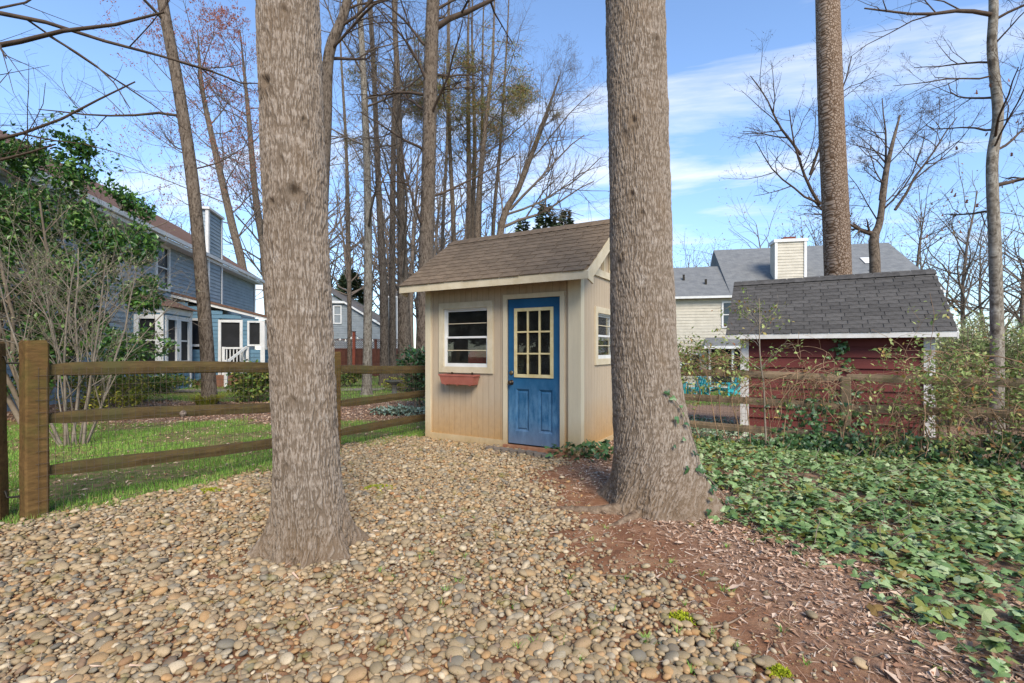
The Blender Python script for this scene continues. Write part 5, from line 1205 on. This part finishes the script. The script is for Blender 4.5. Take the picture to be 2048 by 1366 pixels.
# ---------------------------------------------------------------- shrubs, ivy, vines, grass, litter
def leafcloud(P_, size, g, tilt=1.0, bv=None, bf=None, yaw=None):
    n_ = len(P_)
    if bv is None:
        bv = np.array([(0, 0, 0), (.28, .45, .08), (0, 1, 0), (-.28, .45, .08), (0, .45, 0)]); bf = [np.array([(0, 1, 4), (4, 1, 2), (0, 4, 3), (4, 2, 3)])]
    return scatter(bv, bf, rotm(g.uniform(0, 6.3, n_) if yaw is None else yaw, g.normal(0, tilt * .6, n_), g.normal(0, tilt * .5, n_)), (size * g.uniform(.6, 1.35, n_))[:, None] * np.ones(3), P_)
def blob(c_, rad, n_, g, shell=.5):
    d = g.normal(size=(n_, 3)); d /= np.linalg.norm(d, axis=1)[:, None]
    return np.array(c_) + d * np.array(rad) * (shell + (1 - shell) * g.random(n_) ** .5)[:, None]
HOLLY = palmat('holly_leaf', [(0, lin('#2a4a24')), (.4, lin('#3c642e')), (.75, lin('#568038')), (1, lin('#7a9a48'))], .35, .5, 4, .2, trans=.15)
g = np.random.default_rng(31)
hp = PX(60, 700, 9.2)
hol = thing('evergreen_tree', 'dense glossy dark evergreen tree before the blue house', 'tree', (hp.x, 9.2, 0))
T = Tree(61)
for k in range(7): T.limb(Vector((g.normal() * .1, g.normal() * .1, 0)), Vector((g.normal() * .3 - .1, g.normal() * .2, 1)).normalized(), 4.2, .05, 0, SPEC((8, 6, 4), .14, .06, ls=((.3, .45), (.4, .6), (.4, .6))))
me = T.mesh('limbs'); barkattr(me); obj('limbs', me, GTWIG, hol)
cl = [(-.95, 0, 4.55, .5), (-.2, 0, 4.5, .4), (1.5, 0, 3.7, .5), (1.9, 0, 3.0, .55), (1.9, .1, 3.6, .35), (.45, 0, 4.75, .3), (-.9, 0, 1.6, .9), (.5, .1, 1.7, .8), (-.3, 0, 2.6, 1.0), (.9, 0, 2.5, .75), (-1.2, .2, 3.2, .8), (.2, -.1, 3.5, .75), (1.25, 0, 3.3, .55), (-.6, .1, 4.1, .5), (.7, 0, 4.2, .5), (1.5, .1, 1.2, .6), (-.1, 0, 1.0, .8), (.35, 0, 4.6, .25), (1.0, 0, 4.65, .25), (-1.3, 0, 4.2, .4), (2.1, .1, 2.2, .45), (2.4, 0, 1.4, .4)]
P_ = np.concatenate([blob((a, b_, c_), (s_, s_ * .8, s_ * .75), int(5200 * s_ * s_), g, .25) for a, b_, c_, s_ in cl])
P_ = P_[fbm(P_[:, 0] * 2.3 + 5, P_[:, 2] * 2.3 + P_[:, 1], 9) > .40]
sprays = np.array([(x + g.normal() * .02 + .12 * t_, g.normal() * .05, z + t_ * .9) for x, z in ((.3, 4.3), (.9, 4.3), (1.25, 3.9), (-.4, 4.2), (.05, 4.1), (1.5, 3.6), (-1.0, 4.1), (.65, 4.5)) for t_ in np.linspace(0, 1, 40)]) + g.normal(size=(320, 3)) * .05
P_ = np.concatenate([P_, sprays])
P_[:, 2] *= 1.12; V, F = leafcloud(P_, .095, g, 1.4); obj('crown', mkmesh('crown', V, F), HOLLY, hol, kind='stuff')
# bare multi-stemmed shrub
TANW = mat('tan_stem', lin('#94897a'), lin('#776c5e'), 6, .9)
sh = thing('bare_shrub', 'bare tan multi stemmed shrub full of thin twigs behind the fence', 'shrub', (-6.35, 7.0, 0))
T = Tree(71)
for k in range(11):
    a = k * 2.4; ti = .12 + .42 * (k / 11)
    T.limb(Vector((.14 * math.cos(a), .14 * math.sin(a), -.03)), Vector((math.cos(a) * ti, math.sin(a) * ti, 1)).normalized(), 2.4 + .9 * T.r.random(), .022 if k < 5 else .012, 0, SPEC((7, 5, 3), .12, .03, ls=((.35, .6), (.35, .6), (.3, .5)), ang=(.35, .9)))
me = T.mesh('stems'); barkattr(me); obj('stems', me, TANW, sh)
V, F = bud_mesh(T.tips, .012, T.r, 1); obj('buds', mkmesh('buds', V, F), mat('pale_green_buds', lin('#8a9060'), lin('#a09a70'), 4, .8), sh, kind='stuff')
# small shrubs in the beds
def shrub(name, label, x, y, rad, n_, size, m, seed, stems=8, shell=.35, h0=0, cat='shrub', group=None, tilt=1.0):
    g = np.random.default_rng(seed); z0 = GZ(x, y); rt = thing(name, label, cat, (x, y, z0), 0, group); T = Tree(seed)
    for k in range(stems): T.limb(Vector((g.normal() * .08, g.normal() * .08, -.03)), Vector((g.normal() * rad[0] * .6, g.normal() * rad[1] * .6, rad[2] * 1.4)).normalized(), rad[2] * 1.7, .012 + .008 * rad[2], 0, SPEC((5, 3), .16, .02))
    me = T.mesh('stems'); barkattr(me); obj('stems', me, GTWIG, rt)
    cs = [(g.normal() * rad[0] * .4, g.normal() * rad[1] * .4, h0 + rad[2] * g.uniform(.5, 1.45), g.uniform(.35, .65)) for _ in range(12)]
    P_ = np.concatenate([blob(c_[:3], np.array(rad) * c_[3], n_ // 12, g, shell) for c_ in cs]); P_ = P_[P_[:, 2] > .02]
    V, F = leafcloud(P_, size, g, tilt); obj('leaves', mkmesh('leaves', V, F), m, rt, kind='stuff'); return rt
AZ = palmat('azalea_leaf', [(0, lin('#3f5a28')), (.5, lin('#5f7a34')), (.8, lin('#8a9044')), (1, lin('#a8a050'))], .6, .3, 4, .2, trans=.15)
YEL = palmat('yellow_green_leaf', [(0, lin('#6a7a2c')), (.5, lin('#98983a')), (1, lin('#c0b84c'))], .6, .3, 4, .2, trans=.2)
DKG = palmat('dark_green_leaf', [(0, lin('#25422a')), (.5, lin('#355a34')), (1, lin('#527a44'))], .4, .45, 4, .2, trans=.1)
GRG = palmat('grey_green_leaf', [(0, lin('#5f7a68')), (.5, lin('#7d9484')), (1, lin('#98a896'))], .6, .3, 4, .2)
q = PX(520, 700, 13); shrub('azalea', 'leafy green azalea with yellowish tips right of the porch steps', q.x, 13, (.75, .6, .6), 2600, .11, AZ, 1)
q = PX(330, 700, 15.5); shrub('azalea', 'low green shrub under the porch windows', q.x, 15.4, (1.0, .5, .35), 1500, .10, AZ, 2)
q = PX(225, 700, 10.5); shrub('forsythia', 'yellow green shrub with loose sprays before the bay window', q.x, 10.6, (.8, .6, .55), 2300, .07, YEL, 3)
q = PX(160, 700, 11); shrub('forsythia', 'taller yellow tinged shrub between bare stems and bay window', q.x, 11.6, (.7, .6, .7), 1500, .07, YEL, 4)
q = PX(250, 700, 12.5); shrub('forsythia', 'spreading olive shrub below the bay window', q.x, 12.8, (1.1, .6, .5), 1700, .08, AZ, 5)
q = PX(845, 700, 11.3); shrub('camellia', 'dark green bush filling the gap left of the shed wall', q.x, 11.3, (.55, .5, .75), 3000, .10, DKG, 6)
q = PX(835, 700, 10.2); shrub('ground_cover_clump', 'low grey green clump at the foot of the dark bush', q.x - .1, 10.3, (.8, .35, .10), 900, .10, GRG, 7, 2)
q = PX(690, 700, 18); shrub('azalea', 'small green bush at the foot of the lattice fence', q.x, 18, (.8, .4, .4), 900, .11, AZ, 8)
q = PX(800, 700, 16); shrub('forsythia', 'small yellow shrub beside the stone bird bath', q.x, 16.2, (.6, .4, .3), 700, .09, YEL, 9)
# arching yellow grass clump at the leaning tree
g = np.random.default_rng(12)
def blades(cx, cy, n_, L, w, droop, g, r0=.1):
    z0 = gz(cx, cy); a = g.uniform(0, 6.3, n_); l = L * g.uniform(.6, 1.15, n_); o = r0 * g.random(n_)
    ds, V = np.array([0, .35, .7, 1.0]), []
    out = np.stack([np.cos(a), np.sin(a)], 1); sd = np.stack([-np.sin(a), np.cos(a)], 1)
    for i, t_ in enumerate(ds):
        rr_ = o + l * droop * t_ ** 1.5; zz = l * (t_ - .55 * droop * t_ ** 2.4); c_ = np.stack([cx + out[:, 0] * rr_, cy + out[:, 1] * rr_, z0 + zz], 1); ww = w * (1 - t_ * .9)
        e = np.concatenate([sd * ww, np.zeros((n_, 1))], 1); V += [c_ - e, c_ + e]
    V = np.stack(V, 1).reshape(-1, 3); b_ = (np.arange(n_) * 8)[:, None]
    return V, np.concatenate([b_ + np.array([0, 1, 3, 2]), b_ + np.array([2, 3, 5, 4]), b_ + np.array([4, 5, 7, 6])])
YG = palmat('yellow_grass', [(0, lin('#7d8a2c')), (.6, lin('#a8aa40')), (1, lin('#c8c058'))], .6, .3, 4, .1, trans=.25)
q = base(425, 12.0, 0); V, F = blades(q[0], 11.75, 520, .62, .008, .95, g, .18)
obj('ornamental_grass', mkmesh('ornamental_grass', V, [F]), YG, label='arching yellow green grass clump at the foot of the leaning tree', cat='grass')
# lawn
GR = palmat('lawn_blade', [(0, lin('#5c882e')), (.45, lin('#78aa42')), (.75, lin('#9cbe58')), (1, lin('#b8b070'))], .6, .3, 4, .15, trans=.25)
g = np.random.default_rng(13)
def lawn(n_, x0, x1, y0, y1, h, w, seed):
    g = np.random.default_rng(seed); x = g.uniform(x0, x1, n_); y = g.uniform(y0, y1, n_)
    gm, mm, lm_ = zones(x, y); pat = sstep(.36, .54, fbm(x * 1.9, y * 1.9, 4))
    k = (g.random(n_) < gm * (.06 + .94 * pat)) & (np.abs(x) < 1.25 * y + 1); x, y = x[k], y[k]; n_ = len(x)
    a = g.uniform(0, 6.3, n_); l = h * g.uniform(.5, 1.3, n_); ln = g.uniform(.2, .9, n_) * l
    z = gz(x, y); sd = np.stack([-np.sin(a) * w, np.cos(a) * w, 0 * a], 1); p0 = np.stack([x, y, z - .005], 1); p1 = p0 + np.stack([np.cos(a) * ln, np.sin(a) * ln, l], 1)
    return np.stack([p0 - sd, p0 + sd, p1], 1).reshape(-1, 3), np.arange(n_ * 3).reshape(-1, 3)
Vs, Fs, o_ = [], [], 0
for args in ((170000, -9, -1, 3.5, 9.5, .05, .0034, 1), (60000, -13, -1, 9, 20, .06, .007, 2), (25000, 5, 16, 17, 27, .07, .012, 3), (12000, -12, 3, 20, 30, .07, .015, 4)):
    V, F = lawn(*args); Vs.append(V); Fs.append(F + o_); o_ += len(V)
obj('lawn_grass', mkmesh('lawn_grass', np.concatenate(Vs), Fs), GR, kind='stuff', label='short patchy green grass of the neighbouring lawns', cat='grass')
# weeds among the pebbles
Vs, Fs, o_ = [], [], 0
g = np.random.default_rng(14)
for k in range(48):
    if k < 34: py = g.uniform(1000, 1330); px = 940 + g.normal() * 130 + (py - 1000) * .55
    else: py = g.uniform(1080, 1360); px = g.uniform(1300, 1640)
    Z = CAMZ * 967 / (py - 700); x = (px - 1024) / 967 * Z
    V, F = blades(x, Z, int(g.integers(6, 16)), .045, .0022, .7, g, .02); V[:, 2] += .012; Vs.append(V); Fs.append(F + o_); o_ += len(V)
obj('weed_tufts', mkmesh('weed_tufts', np.concatenate(Vs), Fs), GR, kind='stuff', label='tiny green weed tufts sprouting between pebbles and soil', cat='weeds')
# moss cushions
MOSS = palmat('moss_green', [(0, lin('#7a8a1c')), (.5, lin('#98a028')), (1, lin('#b5b53c'))], .9, .1, 50, .3)
def moss(px, py, rx, label):
    Z = CAMZ * 967 / (py - 700); x = (px - 1024) / 967 * Z; g = np.random.default_rng(int(px)); n_ = int(9000 * rx)
    a = g.uniform(0, 6.3, n_); r_ = np.sqrt(g.random(n_)); rad = rx * (.75 + .5 * vnoise(np.cos(a) * 2 + 5, np.sin(a) * 2 + px, 3))
    P_ = np.stack([x + r_ * rad * np.cos(a), Z + r_ * rad * .8 * np.sin(a), gz(x, Z) + .004 + .022 * (1 - r_ ** 2)], 1)
    V, F = leafcloud(P_, .014, g, 1.2); obj('moss_patch', mkmesh('moss_patch', V, F), MOSS, kind='stuff', label=label, cat='moss')
moss(1362, 1240, .075, 'bright yellow green moss cushion at the edge of the pebbles'); moss(1560, 1352, .05, 'small moss cushion in the bare red soil')
moss(755, 978, .16, 'yellow moss spreading over soil under the bottom fence rail'); moss(420, 985, .13, 'moss patch along the pebble edge by the fence')
# leaf litter
LIT = palmat('dry_leaf', [(0, lin('#80614e')), (.25, lin('#a8866c')), (.5, lin('#c6a78e')), (.75, lin('#d6c0aa')), (.9, lin('#9c6a48')), (1, lin('#d0c0ae'))], .85, .2, 30, .25)
g = np.random.default_rng(15)
def litter(n_, x0, x1, y0, y1, prob, s_, seed, long=False):
    g = np.random.default_rng(seed); x = g.uniform(x0, x1, n_); y = g.uniform(y0, y1, n_); k = (g.random(n_) < prob(x, y)) & (np.hypot(x - 1.33, y - 4.38) > .52) & (np.abs(x) < 1.2 * y + .6); x, y = x[k], y[k]; n_ = len(x)
    P_ = np.stack([x, y, gz(x, y) + .02 * (fbm(x * 5, y * 5, 5) - .5) * (y < 12) + g.uniform(.003, .018, n_)], 1)
    if long == 'straw': bv = np.array([(-.5, -.016, 0), (0, -.02, .03), (.5, .05, 0), (.5, .07, 0), (0, .01, .03), (-.5, .01, 0)]); bf = [np.array([(0, 1, 4, 5), (1, 2, 3, 4)])]
    elif long: bv = np.array([(-.5, -.09, 0), (.5, -.06, .04), (.5, .07, 0), (-.5, .09, .05)]); bf = [np.array([(0, 1, 2, 3)])]
    else: bv = np.array([(-.5, -.08, 0), (-.1, -.24, .10), (.5, 0, .02), (-.1, .24, .12), (0, 0, -.02)]); bf = [np.array([(0, 1, 4), (1, 2, 4), (2, 3, 4), (3, 0, 4)])]
    sc = (s_ * g.uniform(.5, 1.4, n_))[:, None] * np.stack([np.ones(n_), g.uniform(.6, 1.3, n_), g.uniform(.6, 1.8, n_)], 1)
    return scatter(bv, bf, rotm(g.uniform(0, 6.3, n_), g.normal(0, .3, n_), g.normal(0, .3, n_)), sc, P_)
def plit(x, y): return zones(x, y)[2] * sstep(1.6, .2, x - xiv(y))
Vs, Fs, o_ = [], [], 0
for a in ((40000, .2, 5, 1.3, 8.6, plit, .036, 1, False), (14000, .2, 5, 1.3, 8.6, plit, .045, 2, True), (1500, .2, 5, 1.3, 8.6, plit, .075, 9, False), (12000, -9, -1, 3.4, 9, lambda x, y: .3 * zones(x, y)[0] + .3 * zones(x, y)[1], .045, 3, False), (30000, -12, 0, 6, 13.5, lambda x, y: zones(x, y)[1], .06, 4, False),
          (900, -5, 1.5, 1.3, 7, lambda x, y: .5 * ((x > xgl(y)) & (x < xgr(y))), .05, 5, True), (1800, .1, 1.6, 1.6, 6, lambda x, y: .5 * (x > xgr(y)), .035, 6, True), (5000, 2, 8, 8, 14, lambda x, y: zones(x, y)[1], .06, 8, False), (9000, .1, 3, 1.6, 7, lambda x, y: .8 * (x > xgr(y) - .1) * (x < xiv(y) + .5), .07, 11, 'straw'), (2500, -4, 1, 1.8, 6, lambda x, y: .4 * (x > xgl(y)), .05, 12, 'straw')):
    V, F = litter(*a)
    if a[7] in (5, 12): V[:, 2] += .022
    Vs.append(V); Fs += [f + o_ for f in F]; o_ += len(V)
obj('leaf_litter', mkmesh('leaf_litter', np.concatenate(Vs), Fs), LIT, kind='stuff', label='dry brown leaf and bark litter over the soil', cat='leaf litter')
# ivy ground cover
IVY = palmat('ivy_leaf', [(0, lin('#52703a')), (.3, lin('#6e8a50')), (.55, lin('#88a264')), (.72, lin('#aebc8c')), (.84, lin('#747c30')), (.94, lin('#86803a')), (1, lin('#8a5a3a'))], .5, .4, 25, .3, trans=.1)
ibv = np.array([(0, 0, 0), (.30, -.10, -.04), (.52, .22, -.10), (.24, .34, .02), (.26, .62, -.05), (0, .98, -.10), (-.26, .62, -.05), (-.24, .34, .02), (-.52, .22, -.10), (-.30, -.10, -.04), (0, .38, .05)], float)
ibf = [np.array([(10, i, (i + 1) % 10) for i in range(10)])]
ivy = thing('ivy_bed', 'dense bed of green ivy covering the ground along the back fence', 'ivy')
ivy['kind'] = 'stuff'
g = np.random.default_rng(16)
n_ = 66000; x = g.uniform(1.2, 9.5, n_); y = g.uniform(1.4, 9.2, n_)
nz = fbm(x * 1.6, y * 1.6, 41) - .5
inside = sstep(-.15, .35, x - xiv(y) + nz * 1.1) * sstep(.15, -.1, backn(x, y) - .1)
dens = inside * (.35 + .65 * sstep(.36, .5, fbm(x * 2.3 + 4, y * 2.3, 44)))
k = (g.random(n_) < dens) & (x < 1.2 * y + .4) & (np.hypot(x - 1.33, y - 4.38) > .55) & ((g.random(n_) < .8) | (y < 5)); x, y, nz, inside = x[k], y[k], nz[k], inside[k]; n_ = len(x)
hh = (.02 + .11 * fbm(x * 2.1, y * 2.1, 47) * inside) * g.uniform(.4, 1, n_)
size = .062 * np.clip(g.lognormal(-.05, .36, n_), .4, 1.45) 
P_ = np.stack([x, y, gz(x, y) + hh], 1); yaw = g.uniform(0, 6.3, n_); pit = g.normal(.12, .38, n_); rol = g.normal(0, .35, n_)
# tip leaves lean a little towards the open south side
infr = (x / y < 1.05) & ((CAMZ - P_[:, 2]) / y * 967 < 655)
top = np.argsort(-np.where(infr, size / y * (1 + hh), 0))[:300]; rest = np.ones(n_, bool); rest[top] = False
lme = mkmesh('leaf', ibv, ibf); lme.materials.append(IVY)
for i in top:
    o = obj('leaf', lme, None, ivy); o.location = P_[i]; o.rotation_euler = (pit[i], rol[i], yaw[i]); o.scale = (size[i],) * 3
V, F = scatter(ibv, ibf, rotm(yaw[rest], pit[rest], rol[rest]), size[rest][:, None] * np.ones(3), P_[rest])
Vs, Fs, o_ = [V], [F[0]], len(V)
obj('leaves', mkmesh('leaves', np.concatenate(Vs), Fs), IVY, ivy, kind='stuff')
T = Tree(81)
for k in range(200):
    yy = T.r.uniform(2, 8); xx = float(xiv(yy)) + T.r.uniform(0, 3)
    if backn(xx, yy) > -.1: continue
    T.limb(Vector((xx, yy, GZ(xx, yy) + .03)), Vector((T.r.gauss(0, 1), T.r.gauss(0, 1), .1)).normalized(), .5, .004, 0, [dict(seg=5, sides=3, n=0, wob=.3, up=-.02, end=.6)])
obj('stems', T.mesh('stems'), GTWIG, ivy)
def ivypatch(name, label, P_, size, seed, tilt=.9, cat='ivy', normal=None):
    g = np.random.default_rng(seed); n_ = len(P_); rt = thing(name, label, cat); rt['kind'] = 'stuff'
    if normal is None: Rm = rotm(g.uniform(0, 6.3, n_), g.normal(.2, tilt * .5, n_), g.normal(0, tilt * .5, n_))
    else: Rm = rotm(np.full(n_, normal) + g.normal(0, .5, n_), g.normal(1.2, .3, n_), np.zeros(n_)) @ rotm(g.uniform(0, 6.3, n_), g.normal(0, .2, n_), g.normal(0, .2, n_))
    V, F = scatter(ibv, ibf, Rm, (size * g.uniform(.6, 1.3, n_))[:, None] * np.ones(3), P_); obj('leaves', mkmesh('leaves', V, F), IVYD, rt, kind='stuff'); return rt
IVYD = palmat('dark_ivy_leaf', [(0, lin('#2a4426')), (.4, lin('#3d5f34')), (.75, lin('#587a46')), (.92, lin('#6a7a3c')), (1, lin('#8a6a40'))], .4, .5, 25, .25)
g = np.random.default_rng(18)
# ivy climbing over the lower part of the right-hand fence
s_ = np.concatenate([g.uniform(.9, 5.5, 2600), g.normal(1.75, .25, 420), g.uniform(-.6, .9, 160)]); hm = .10 + .42 * sstep(.8, 2.6, s_) * (.4 + .9 * fbm(s_ * 1.3, s_ * 0, 3))
hm[2600:3020] = .8; z = g.random(len(s_)) ** 1.3 * hm; dpt = g.normal(0, .09, len(s_)) - .05
Pw = np.stack([B0[0] + UX[0] * s_ + .505 * dpt, B0[1] + UX[1] * s_ + .863 * dpt, 0 * s_], 1); Pw[:, 2] = gz(Pw[:, 0], Pw[:, 1]) + z + .02
ivypatch('climbing_ivy', 'dark glossy ivy climbing the lower rails of the overgrown fence', Pw, .07, 3, 1, normal=TH)
# ivy up the red wall
s_ = g.normal(1.75, .09, 90); zz = g.uniform(.2, 2.0, 90); lx = s_ + .1 * np.sin(zz * 3)
Pw = np.stack([4.79 + .863 * lx - .505 * .07, 10 - .505 * lx - .863 * .07, zz - .42], 1); ivypatch('wall_ivy', 'strand of ivy growing up the red shed wall', Pw, .09, 4, 1, normal=TH)
# ivy on the massive trunk and beside the shed corner
th = np.array([.15, .3, .42, .25, .5, .62, .35, .05, .6, .72, .3, .55, .75, .8, .66, .9, .5, .85, .95, .4, .7]) + K + .15; zz = np.array([1.02, .98, .9, .82, .85, .75, .62, .57, .5, .48, .40, .36, .36, .28, .22, .2, .15, .12, .1, .08, .05])
rr_ = np.interp(zz, [p[0] for p in path2], [p[3] for p in path2]) + .03 + .26 * np.exp(-((th - K - .95) / .42) ** 2) * np.exp(-zz / .16) + .06 * np.exp(-zz / .14)
Pw = np.stack([np.interp(zz, [p[0] for p in path2], [p[1] for p in path2]) + rr_ * np.cos(th), 4.39 + rr_ * np.sin(th), zz], 1)
iv_t = ivypatch('trunk_ivy', 'few ivy leaves climbing the massive trunk', Pw, .058, 5, 1, normal=.4)
MB().tube([tuple(q) for q in smoothpath([Pw[i] + np.array([0, .012, 0]) for i in (20, 17, 13, 11, 9, 5, 4, 2, 0)], 30)], [.004] * 30, 4).build('stem', GTWIG, iv_t)
Pw = np.array([(1.0, 6.15, .0)]) + g.normal(size=(170, 3)) * np.array([.24, .16, .0]); Pw[:, 2] = .03 + .16 * g.random(170)
ivypatch('ivy_clump', 'dusty ivy clump at the right corner of the tan shed', Pw, .075, 6, .9)
Pw = np.stack([g.uniform(1.9, 3.6, 500), g.uniform(9.2, 11, 500), 0 * g.random(500)], 1); Pw = Pw[backn(Pw[:, 0], Pw[:, 1]) > .3]; Pw[:, 2] = gz(Pw[:, 0], Pw[:, 1]) + .1 * g.random(len(Pw))
Pv = np.stack([g.uniform(3.2, 5.4, 1500), g.uniform(8.6, 13, 1500), np.zeros(1500)], 1); Pv = Pv[backn(Pv[:, 0], Pv[:, 1]) > .5]; Pv[:, 2] = gz(Pv[:, 0], Pv[:, 1]) + .14 * g.random(len(Pv))
rt = thing('variegated_ground_cover', 'pale variegated ground cover behind the fence left of the red shed', 'ground cover'); rt['kind'] = 'stuff'
V, F = leafcloud(Pv, .10, g, 1); obj('leaves', mkmesh('leaves', V, F), palmat('variegated_leaf', [(0, lin('#4d7040')), (.5, lin('#7d9a6a')), (1, lin('#bcc4a4'))], .5, .4, 20, .3), rt, kind='stuff')
# honeysuckle and briar tangles on the fence
VINE = mat('brown_vine', lin('#a08468'), lin('#7d644e'), 8, .95); HON = palmat('honeysuckle_leaf', [(0, lin('#647a3c')), (.4, lin('#8a9c54')), (.8, lin('#b2ba76')), (.93, lin('#b09450')), (1, lin('#a0603a'))], .55, .35, 8, .2, trans=.25)
def tangle(label, s0, s1, z0, z1, nst, nlf, seed, hang=.5, dep=.2, lsize=.06, name='honeysuckle_vine'):
    g = np.random.default_rng(seed); rt = thing(name, label, 'vine'); T = Tree(seed)
    for k in range(nst):
        s_ = g.uniform(s0, s1); p = B0 + UX * s_ + np.array([.505, .863]) * g.normal(-.03, dep * .5); z = g.uniform(z0, z1)
        d = Vector((UX[0] * g.normal(), UX[1] * g.normal(), 0)) + Vector((g.normal() * .3, g.normal() * .3, g.uniform(-.2, .9)))
        T.limb(Vector((p[0], p[1], z)), d.normalized(), g.uniform(.35, .9), g.uniform(.003, .0075), 0, [dict(seg=8, sides=4, n=2, wob=.22, up=-hang * .35, t0=.3, end=.5), dict(seg=5, sides=3, n=0, wob=.25, up=-hang * .3, lr=(.3, .6), ang=(.4, 1.2), end=.5)])
    for s_ in np.linspace(s0, s1, max(2, int((s1 - s0) * 4))):        # stems rooted in the soil
        p = B0 + UX * s_ + np.array([.505, .863]) * -.1; z = GZ(*p)
        pts = smoothpath([(p[0] + g.normal() * .03, p[1], z - .02), (p[0] + g.normal() * .06, p[1] + g.normal() * .04, z + .4), (p[0] + g.normal() * .08, p[1] + .05, z + .8), (p[0] + g.normal() * .1, p[1] + .1, z0 + .05)], 12)
        T.line([Vector(q) for q in pts], [.008] * 12, 5)
    me = T.mesh('stems'); obj('stems', me, VINE, rt)
    A = [pts[i] for pts in T.all for i in range(1, len(pts))]; idx = g.integers(0, len(A), nlf); P_ = np.array([tuple(A[i]) for i in idx]) + g.normal(size=(nlf, 3)) * .05
    V, F = leafcloud(P_, lsize, g, 1.1); obj('leaves', mkmesh('leaves', V, F), HON, rt, kind='stuff'); return rt
tangle('leafy honeysuckle heaped over the top rail beside the massive trunk', -.75, .75, 1.04, 1.26, 100, 2200, 1, .25, .25)
tangle('knot of dry brown vines with few leaves hanging on the top rail', 1.35, 2.05, .85, 1.15, 70, 220, 2, .8, .2)
tangle('thin dry vines hanging between the rails before the red wall', .6, 3.3, .55, 1.0, 45, 90, 3, .9, .15)
tangle('dense leafy vine thicket smothering the fence past the red shed', 2.7, 5.9, .35, 1.35, 300, 5200, 4, .35, .5)
tangle('briar tangle over the lower rails past the red shed', 2.4, 5.9, .1, .8, 90, 900, 5, .6, .35)
q = rp_(1.12) - np.array([.505, .863]) * .16
T = Tree(91); rt = thing('sapling', 'thin sapling with sparse leaves rising before the red shed wall', 'sapling', (q[0], q[1], GZ(*q)))
T.limb(Vector((0, 0, -.03)), Vector((.0, 0, 1)), 2.35, .016, 0, [dict(seg=9, sides=6, n=13, wob=.05, up=.05, t0=.5, end=.35), dict(seg=5, sides=4, n=4, wob=.16, up=.0, lr=(.2, .42), ang=(.5, 1.2), t0=.2, end=.4), dict(seg=3, sides=3, n=0, wob=.2, up=0, lr=(.3, .5), ang=(.4, 1), end=.5)])
obj('stems', T.mesh('stems'), TANW, rt); g = np.random.default_rng(2); A = [p for pts in T.all for p in pts]; idx = g.integers(0, len(A), 260); V, F = leafcloud(np.array([tuple(A[i]) for i in idx]) + g.normal(size=(260, 3)) * .03, .06, g); obj('leaves', mkmesh('leaves', V, F), HON, rt, kind='stuff')
# pale green thicket behind
THK = palmat('thicket_leaf', [(0, lin('#70824a')), (.4, lin('#93a266')), (.8, lin('#b6bd88')), (1, lin('#c0b080'))], .6, .3, 6, .2, trans=.3)
for k, (px, Z, h_) in enumerate(((1905, 12.5, 1.25), (1955, 13.2, 1.35), (2010, 12.4, 1.2), (2055, 11.6, 1.3), (1880, 15, 1.1), (1930, 16, 1.5))):
    x = (px - 1024) / 967 * Z; rt = shrub('thicket_shrub', 'pale green feathery thicket shrub behind the vine smothered fence', x, Z, (1.05, .8, h_ * 1.25), 4200, .095, THK, 400 + k, 9, .15, 0, 'shrub', 'thicket shrubs past the red shed', 1.3)
# sticks on the ground
STK = mat('dead_stick', lin('#96826e'), lin('#75624f'), 10, .95, .3, 60)
def stick(label, pts, r_):
    W_ = []
    for px, py, dz in pts:
        Z = CAMZ * 967 / (py - 700); x = (px - 1024) / 967 * Z; W_.append((x, Z, GZ(x, Z) + r_ * .8 + dz))
    sp = smoothpath(W_, 12); MB().tube([tuple(q) for q in sp], np.linspace(r_, r_ * .55, 12), 7).build('stick', STK, None, True, label=label, cat='stick')
stick('pale broken stick leaning at the foot of the massive trunk', [(1200, 978, .05), (1222, 998, .03), (1248, 1025, .0)], .014)
stick('dead stick lying on red soil near the ivy', [(1405, 1262, .004), (1460, 1250, .004), (1510, 1220, .006)], .006)
stick('long thin twig on the pebbles near the knotted trunk', [(100, 1245, .03), (130, 1268, .03), (165, 1285, .03)], .006)
stick('brown twig lying across pebbles before the soil', [(1090, 1245, .03), (1130, 1225, .035), (1168, 1208, .03)], .006)
stick('thin twig resting on pebbles in front of the knotted trunk', [(880, 1150, .03), (900, 1162, .035), (925, 1168, .03)], .005)
stick('short forked stick on the bare soil', [(1200, 1152, .004), (1262, 1157, .008), (1268, 1170, .004)], .006)
stick('slender twig beside the massive trunk base', [(1255, 985, .06), (1275, 1020, .02), (1298, 1042, .004)], .006)
